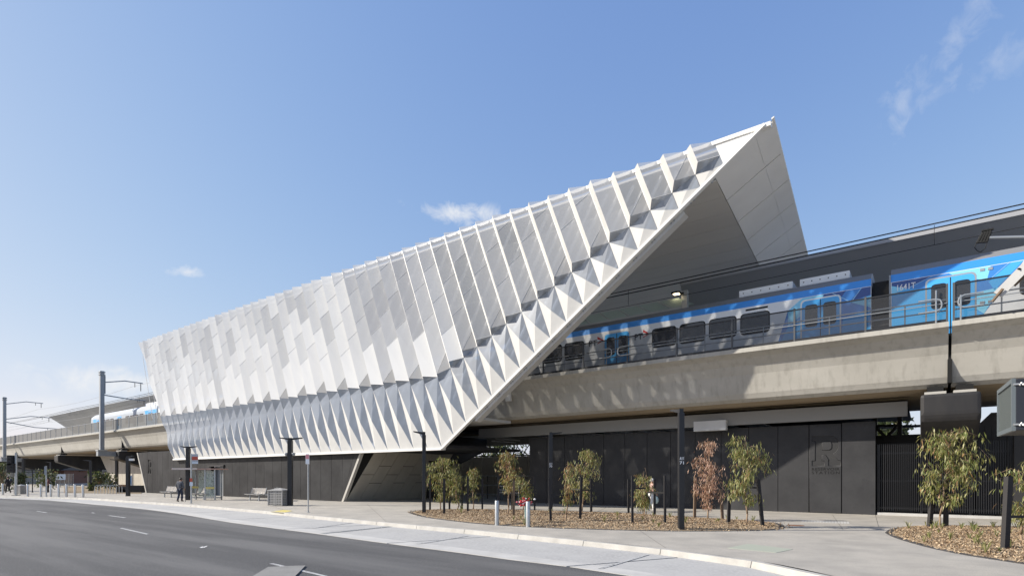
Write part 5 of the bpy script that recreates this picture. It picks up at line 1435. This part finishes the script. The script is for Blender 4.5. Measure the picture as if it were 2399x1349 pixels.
# ================================================================ PEOPLE
def skin(name, verts, edges, radii, m, parent, lv=2):
    me = bpy.data.meshes.new(name); me.from_pydata(verts, edges, []); o = bpy.data.objects.new(name, me); COL.objects.link(o)
    md = o.modifiers.new('skin', 'SKIN'); md.use_smooth_shade = True
    for i, r in enumerate(radii): me.skin_vertices[0].data[i].radius = r if isinstance(r, tuple) else (r, r)
    me.skin_vertices[0].data[0].use_root = True
    sb = o.modifiers.new('sub', 'SUBSURF'); sb.levels = lv; sb.render_levels = lv
    dg = bpy.context.evaluated_depsgraph_get(); m2 = bpy.data.meshes.new_from_object(o.evaluated_get(dg)); bpy.data.objects.remove(o)
    r = bpy.data.objects.new(name, m2); COL.objects.link(r); m2.materials.clear(); m2.materials.append(m); r.parent = parent
    m2.polygons.foreach_set('use_smooth', [True] * len(m2.polygons))
    return r
m_skin = mat('skin', (.38, .22, .15), .6)
def person(g, rot, H, label, pose, cloth, extra=None):
    """figure built facing +Y of its own frame; pose gives joint positions for a 1.75 m figure"""
    root = thing('person', label, 'person', g, 'people near the station'); root.rotation_euler = (0, 0, rot); s = H / 1.75; root.scale = (s, s, s)
    P_ = dict(pelvis=(0, 0, .95), waist=(0, 0, 1.08), chest=(0, .01, 1.30), neck=(0, .02, 1.47), head=(0, .05, 1.60), crown=(0, .04, 1.70),
              shl=(-.18, 0, 1.41), ell=(-.24, -.03, 1.14), hal=(-.23, .08, .90), shr=(.18, 0, 1.41), elr=(.24, -.03, 1.14), har=(.23, .08, .90),
              hil=(-.09, 0, .90), knl=(-.10, .03, .50), anl=(-.10, -.02, .09), tol=(-.11, .15, .03), hir=(.09, 0, .90), knr=(.10, .03, .50), anr=(.10, -.02, .09), tor=(.11, .15, .03))
    P_.update(pose); n = list(P_); ix = {k: i for i, k in enumerate(n)}
    v = [P_[k] for k in n]
    E = [('pelvis', 'waist'), ('waist', 'chest'), ('chest', 'neck'), ('neck', 'head'), ('head', 'crown'), ('chest', 'shl'), ('shl', 'ell'), ('ell', 'hal'), ('chest', 'shr'), ('shr', 'elr'), ('elr', 'har'), ('pelvis', 'hil'), ('hil', 'knl'), ('knl', 'anl'), ('anl', 'tol'), ('pelvis', 'hir'), ('hir', 'knr'), ('knr', 'anr'), ('anr', 'tor')]
    rad = dict(pelvis=(.13, .10), waist=(.125, .09), chest=(.14, .10), neck=.052, head=(.085, .10), crown=(.06, .07), shl=.062, ell=.045, hal=.033, shr=.062, elr=.045, har=.033, hil=.088, knl=.06, anl=.042, tol=.035, hir=.088, knr=.06, anr=.042, tor=.035)
    for side in ('l', 'r'):                         # five short fingers and a thumb at the side of each palm
        h = Vector(P_['ha' + side]); e = Vector(P_['el' + side]); d = (h - e).normalized(); lat = Vector((0, 1, 0)) - d * d.y; lat.normalize()
        for q, (off, ln) in enumerate(((-.028, .062), (-.010, .075), (.010, .072), (.026, .058), (.040, .045))):
            a = h + d * (.05 if q < 4 else .02) + lat * off; c = a + d * ln + (lat * .02 if q == 4 else Vector())
            for nm, p, r_ in (('f%d%s0' % (q, side), a, .0095), ('f%d%s1' % (q, side), c, .008)):
                ix[nm] = len(v); v.append(tuple(p)); rad[nm] = r_; n.append(nm)
            E.append(('ha' + side, 'f%d%s0' % (q, side))); E.append(('f%d%s0' % (q, side), 'f%d%s1' % (q, side)))
    skin('body', v, [(ix[a], ix[b]) for a, b in E], [rad[k] for k in n], m_skin, root)
    def garment(name, keys, edges, radii, m):
        j = {k: i for i, k in enumerate(keys)}
        skin(name, [P_[k] for k in keys], [(j[a], j[b]) for a, b in edges], radii, m, root)
    def mid(a, b, t): return tuple(P_[a][i] + (P_[b][i] - P_[a][i]) * t for i in range(3))
    P_['hem'] = tuple(Vector(P_['pelvis']) + Vector((0, 0, -.06))); P_['wl'] = mid('ell', 'hal', .86); P_['wr'] = mid('elr', 'har', .86); P_['cuffl'] = mid('knl', 'anl', .98); P_['cuffr'] = mid('knr', 'anr', .98)
    P_['col'] = mid('chest', 'neck', .75)
    garment('jacket', ['chest', 'waist', 'hem', 'col', 'shl', 'ell', 'wl', 'shr', 'elr', 'wr'], [('chest', 'waist'), ('waist', 'hem'), ('chest', 'col'), ('chest', 'shl'), ('shl', 'ell'), ('ell', 'wl'), ('chest', 'shr'), ('shr', 'elr'), ('elr', 'wr')],
            [(.175, .125), (.165, .12), (.165, .125), (.085, .08), .082, .064, .052, .082, .064, .052], cloth['top'])
    garment('trousers', ['pelvis', 'hil', 'knl', 'cuffl', 'hir', 'knr', 'cuffr'], [('pelvis', 'hil'), ('hil', 'knl'), ('knl', 'cuffl'), ('pelvis', 'hir'), ('hir', 'knr'), ('knr', 'cuffr')], [(.14, .11), .105, .078, .068, .105, .078, .068], cloth['leg'])
    for side in ('l', 'r'):
        P_['heel'] = tuple(Vector(P_['an' + side]) + Vector((0, -.05, -.035))); garment('shoe', ['an' + side, 'heel', 'to' + side], [('an' + side, 'heel'), ('an' + side, 'to' + side)], [.052, .045, .045], cloth['shoe'])
    hd = Vector(P_['head'])
    b = MB(); b.ball(hd + Vector((0, -.02, .055)), .115, 14, (.86, .98, .92)); b.build_local = None
    def loc(bm_, nm, m):
        me = bpy.data.meshes.new(nm); me.from_pydata([tuple(p) for p in bm_.v], [], bm_.f); me.materials.append(m); o = bpy.data.objects.new(nm, me); COL.objects.link(o); o.parent = root
        me.polygons.foreach_set('use_smooth', [True] * len(me.polygons)); return o
    loc(b, 'headscarf' if 'scarf' in cloth else 'hair', cloth.get('scarf') or cloth['hair'])
    f = MB(); f.ball(hd + Vector((0, .098, .0)), .02, 6, (.8, 1.2, 1.3)); loc(f, 'nose', m_skin)
    f = MB()
    for s_ in (-1, 1): f.ball(hd + Vector((s_ * .032, .083, .032)), .012, 6)
    loc(f, 'eyes', m_gap)
    f = MB(); f.ball(hd + Vector((0, .085, -.048)), .022, 6, (1.1, .4, .3)); loc(f, 'mouth', m_sred)
    f = MB()
    for s_ in (-1, 1): f.ball(hd + Vector((s_ * .088, 0, .0)), .028, 6, (.35, .7, 1.1)); 
    loc(f, 'ears', m_skin)
    if extra: extra(root, loc, P_)
    return root
m_jean = mat('dark_jeans', (.022, .030, .055), .85); m_jack = mat('grey_jacket', (.085, .09, .105), .85); m_hair = mat('dark_hair', (.02, .017, .015), .6); m_pinkt = mat('pale_pink_top', (.55, .36, .31), .8)
m_wht = mat('white_cotton', (.66, .65, .64), .8); m_mask = mat('face_mask_blue', (.30, .55, .62), .7); m_bagg = mat('pale_green_bag', (.45, .55, .52), .6); m_drk = mat('dark_clothes', (.02, .02, .022), .8)
def cane(root, loc, P_):
    pass
g = G(421.5, 1174.5)
man = person(g, R(-8), 1.64, 'man in grey jacket and jeans seen from behind, walking to the shelter', dict(head=(0, .11, 1.58), crown=(0, .11, 1.68), neck=(0, .06, 1.47), chest=(0, .03, 1.30), har=(.27, .10, .92), elr=(.26, -.02, 1.15), knr=(.10, .10, .50), anr=(.10, .06, .10), tor=(.11, .22, .04), anl=(-.10, -.12, .10), tol=(-.11, .04, .03)), dict(top=m_jack, leg=m_jean, shoe=m_drk, hair=m_hair))
b = MB(); c0 = g + Vector((.30, .14, 0)); b.tube(c0, c0 + Vector((-.02, -.02, .86)), .014, n=6); b.tube(c0 + Vector((-.02, -.02, .86)), c0 + Vector((-.02, -.12, .87)), .016, n=6)
tag(b.build('walking_cane', m_gap, origin=c0), 'thin dark walking cane held by the man in the grey jacket', 'cane')
def scarf_extra(root, loc, P_):
    f = MB(); f.ball(Vector(P_['head']) + Vector((0, .055, -.035)), .062, 10, (1.15, .95, .75)); loc(f, 'face_mask', m_mask)
g = G(1526.5, 1196.5)
person(g, R(-75), 1.62, 'person in white headscarf, mask, pink top and white trousers walking past the wall', dict(knl=(-.09, .14, .50), anl=(-.09, .16, .09), tol=(-.10, .32, .04), knr=(.09, -.02, .49), anr=(.09, -.26, .14), tor=(.10, -.14, .04), har=(.22, .16, .92), ell=(-.22, .02, 1.14), hal=(-.2, .2, 1.0)), dict(top=m_pinkt, leg=m_wht, shoe=m_wht, scarf=m_wht, hair=m_hair), scarf_extra)
b = MB(); c0 = g + Vector((.16, -.20, .56)); b.ball(c0, .17, 10, (.85, .5, 1.15)); b.tube(c0 + Vector((0, 0, .17)), c0 + Vector((.0, .0, .30)), .012, n=5)
tag(b.build('shopping_bag', m_bagg, origin=c0, smooth=True), 'pale green plastic bag carried by the person in white trousers', 'bag')
g = G(19, 1154.5)
person(g, R(70), 1.72, 'person in dark clothes with a backpack walking at far left', dict(knl=(-.09, .12, .50), anl=(-.09, .22, .10), tol=(-.10, .36, .05), knr=(.09, .0, .49), anr=(.09, -.24, .12), tor=(.10, -.12, .04)), dict(top=m_drk, leg=m_drk, shoe=m_drk, hair=m_hair))
b = MB(); c0 = g + Vector((.22, .05, 1.22)); b.ball(c0, .2, 10, (.75, .8, 1.15)); tag(b.build('backpack', m_black, origin=c0, smooth=True), 'dark backpack worn by the walker at far left', 'backpack')
g = G(112.5, 1153)
person(g, R(150), 1.6, 'person in dark clothes standing behind the bollard row', dict(), dict(top=mat('dark_red_top', (.10, .03, .03), .8), leg=m_drk, shoe=m_drk, hair=m_hair))

# ================================================================ FAR LEFT, UNDER AND BEYOND THE VIADUCT
def far_tree(name, label, x, yb, crown, n, seed, mats=LEAF_FAR, group='trees and shrubs beyond the viaduct', size=.2, t=None):
    rr = random.Random(seed); g = G(x, yb) if t is None else Vector(((x - CX) / FPX * t, t, 0)); t = g.y; k = t / FPX
    x0, x1, yt, ybm = crown; root = thing(name, label, 'tree' if 'tree' in name else 'shrub', g, group)
    zt, zb = CAMZ + (HOR - yt) * k, max(.0, CAMZ + (HOR - ybm) * k); cx = ((x0 + x1) / 2 - x) * k; rx = (x1 - x0) / 2 * k
    b = MB(); b.tube(g, g + Vector((cx * .7, 0, zb + (zt - zb) * .6)), max(.03, .035 * (zt - zb)), .02, 6)
    cl = []
    for i in range(18):
        c = g + Vector((cx + rr.uniform(-.8, .8) * rx, rr.uniform(-.6, .6) * rx, zb + (zt - zb) * rr.uniform(.08, .95))); cl.append(c); b.tube(g + Vector((cx * .5, 0, max(.1, zb + (c.z - zb) * .35))), c, .015 + .01 * (zt - zb), .01, 4)
    b.build('trunk', m_trunk, root, fix=False); f = MB()
    for _ in range(n):
        c = rr.choice(cl); p = c + Vector((rr.gauss(0, .26 * rx), rr.gauss(0, .26 * rx), rr.gauss(0, .13 * (zt - zb)))); p.z = max(.03, min(p.z, zt))
        e = Euler((rr.uniform(0, 6), rr.uniform(0, 6), rr.uniform(0, 6))).to_matrix(); s = size * rr.uniform(.6, 1.4)
        f.poly([p + e @ Vector(q) * s for q in ((-1, 0, 0), (0, -.45, 0), (1, 0, .15), (0, .45, 0))], rr.choices((0, 1, 2, 3), (4, 3, 3, 2))[0])
    f.build('crown', mats, root, fix=False); return root
for i, a in enumerate((('broad_shrub', 'tallest green shrub beside the walker at far left', 10, 1150, (-30, 34, 1085, 1148), 900), ('broad_shrub', 'yellow green shrub right of the traffic signal', 49, 1150, (36, 60, 1105, 1148), 500),
    ('far_sapling', 'open leafy sapling left of the round pier column', 108, 1152, (86, 132, 1100, 1140), 420), ('far_sapling', 'leafy sapling right of the round pier column', 232, 1148, (216, 252, 1105, 1142), 420), ('far_sapling', 'leafy sapling before the end of the folded brown wall', 256, 1146, (246, 272, 1108, 1142), 300),
    ('low_shrub', 'low yellow green shrub by the post right of the pier column', 213, 1150, (208, 220, 1128, 1149), 200))):
    far_tree(*a, 40 + i, size=.15)
for i, (x, x0, x1, yt, t, lab) in enumerate(((165, 150, 185, 1092, 130, 'dark tree seen under the viaduct left of the pier'), (232, 222, 246, 1086, 120, 'dark tree against bright sky right of the pier column'), (100, 80, 130, 1088, 150, 'broad dark tree far beyond the leftmost pier'), (20, -30, 60, 1094, 160, 'dark tree mass beyond the shrubs at far left'),
    (2085, 2040, 2110, 985, 75, 'tree glimpsed through the crossed brace by the wall'), (1180, 1120, 1240, 1010, 130, 'distant tree behind the concourse truss'))):
    far_tree('distant_tree', lab, x, 1120, (x0, x1, yt, 1122), 1500, 60 + i, t=t, size=.5)
# folded brown wall under the viaduct
fw = thing('folded_wall', 'brown grey panelled wall with a raking edge under the viaduct', 'wall', L(A(290, 31), 31, 0))
for i in range(11):
    t_ = lambda x: A(x, 31.0)
    a1 = A(345, 31) - i * 2.2; a0 = a1 - 2.17
    zl = lambda a: max(0, min(5.1, (a - A(268, 31)) * -5.1 / (A(268, 31) - A(233, 31)) + 0.0)) if a < A(268, 31) else 0
    q = [(a0, zl(a0)), (a1, zl(a1)), (a1, 5.1), (a0, 5.1)]
    b = MB(); b.prism([L(x, 31, z) for x, z in q], SX * .2); b.build('wall_panel', m_reveal, fw)
def far_box(name, label, cat, x0, x1, y0, y1, t, m, depth=1.0, group=None):
    k = t / FPX; z0, z1 = CAMZ + (HOR - y1) * k, CAMZ + (HOR - y0) * k
    b = MB(); b.box((x0 - CX) * k, (x1 - CX) * k, t, t + depth, max(0, z0), z1)
    return tag(b.build(name, m, origin=((x0 - CX) * k, t, max(0, z0))), label, cat, group)
m_house = mat('far_render', (.42, .40, .37), .8); m_tile = mat('far_roof', (.12, .11, .105), .8); m_brick = mat('far_brick', (.20, .10, .07), .8)
def house(x0, x1, t, h, label, mw):
    k = t / FPX; X0, X1 = (x0 - CX) * k, (x1 - CX) * k; g = Vector((X0, t, 0)); root = thing('low_house', label, 'house', g, 'low houses beyond the station')
    b = MB(); b.box(X0, X1, t, t + 8, 0, h); b.build('wall', mw, root)
    b = MB(); b.prism([Vector((X0 - .4, t - .4, h)), Vector((X0 - .4, t + 8.4, h)), Vector((X0 - .4, t + 4, h + 2.2))], Vector((X1 - X0 + .8, 0, 0))); b.build('roof', m_tile, root)
    n = max(2, int((X1 - X0) / 3.5))
    for i in range(n):
        xc = X0 + (X1 - X0) * (i + .5) / n; b = MB(); b.box(xc - .7, xc + .7, t - .04, t + .05, h * .35, h * .8); b.build('window', m_tglass, root)
house(-60, 25, 115, 3.2, 'low pale house far beyond the shrubs at the left edge', m_house); house(86, 150, 125, 3.0, 'low brick house seen under the viaduct left of the pier', m_brick); house(214, 262, 118, 3.4, 'low grey house seen right of the round pier column', m_house); house(170, 206, 135, 3.0, 'low house half hidden behind the round pier column', m_brick)
# site fence with a sign
sf = thing('site_fence', 'temporary wire fence with a white board under the viaduct', 'fence', G(130, 1141))
g0, g1 = G(88, 1141.5), G(172, 1140.5)
for i in range(9):
    p = g0.lerp(g1, i / 8); b = MB(); b.tube(p, p + ZX * 2.1, .04, n=5); b.build('post', m_galvd, sf)
    if i < 8:
        q = g0.lerp(g1, (i + 1) / 8); b = MB(); b.poly([p + ZX * .1, q + ZX * .1, q + ZX * 2.05, p + ZX * 2.05]); b.build('wire_panel', m_wire if 'm_wire' in globals() else sheet('wire_mesh', (.4, .4, .4), .72, .2), sf, fix=False)
p = g0.lerp(g1, .65) - YW * .1; b = MB(); b.box(-.75, .75, -.02, .02, 1.15, 2.0, M=Matrix.Translation(p)); b.build('board', m_spale, sf)
# cycle hoops
for i, x in enumerate((222, 229, 236, 251, 258, 265)):
    g = G(x, 1156.5 - (i % 3) * .4); d = Vector((.25, .9, 0)); b = MB(); b.path([g, g + ZX * .72, g + d * .25 + ZX * .85, g + d * .75 + ZX * .85, g + d + ZX * .72, g + d], .028, 6)
    tag(b.build('cycle_hoop', m_galv, origin=g), ['leftmost steel cycle hoop before the round pier column', 'steel cycle hoop second from left of six', 'steel cycle hoop third from left of six', 'steel cycle hoop fourth from left of six', 'steel cycle hoop fifth from left of six', 'rightmost steel cycle hoop of six'][i], 'cycle hoop', 'steel cycle hoops on the forecourt')
# half round concrete seats
def arch(x0, x1, yb, label):
    g = G((x0 + x1) / 2, yb); k = g.y / FPX; w = (x1 - x0) / 2 * k; h = .62
    pts = [Vector((-w, 0, 0)), Vector((-w, 0, h)), Vector((w, 0, h)), Vector((w, 0, 0))] + [Vector((w * .8 * math.cos(R(a)), 0, h * .72 * math.sin(R(a)))) for a in range(0, 181, 18)]
    b = MB(); b.prism([g + p for p in pts], Vector((.3, 1.1, 0))); tag(b.build('arch_bench', m_pier, origin=g), label, 'seat', 'dark arched concrete seats')
arch(273, 298, 1153.5, 'dark arched concrete seat left of the lamp post with the camera'); arch(329, 345, 1152, 'dark arched concrete seat at the corner of the base building')
b = MB(); g = G(308, 1153.5); k = g.y / FPX; b.box(-.55, .9, 0, .7, 0, .75, M=Matrix.Translation(g)); tag(b.build('planter_block', m_pier, origin=g), 'dark low block seat right of the lamp post with the camera', 'seat')
b = MB(); g = G(290, 1146); b.box(-.7, .7, 0, .6, .35, .62, M=Matrix.Translation(g)); b.box(-.6, -.5, .1, .5, 0, .35, M=Matrix.Translation(g)); b.box(.5, .6, .1, .5, 0, .35, M=Matrix.Translation(g)); tag(b.build('timber_bench', mat('warm_timber', (.36, .20, .10), .7), origin=g), 'warm timber bench seat before the brown folded wall', 'bench')
g = G(306.5, 1148); ad = thing('information_board', 'slim lit blue and white information board beside the end wall', 'sign', g)
k = g.y / FPX; b = MB(); b.box(-2.6 * k, 2.6 * k, -.08, .08, 0, hgt(1148, 1113, g.y), M=Matrix.Translation(g)); b.build('frame', m_spale, ad)
b = MB(); b.box(-2.0 * k, 2.0 * k, -.095, -.082, hgt(1148, 1133, g.y), hgt(1148, 1115, g.y), M=Matrix.Translation(g)); b.build('poster', mat('poster_blue', (.22, .42, .72), .4), ad)
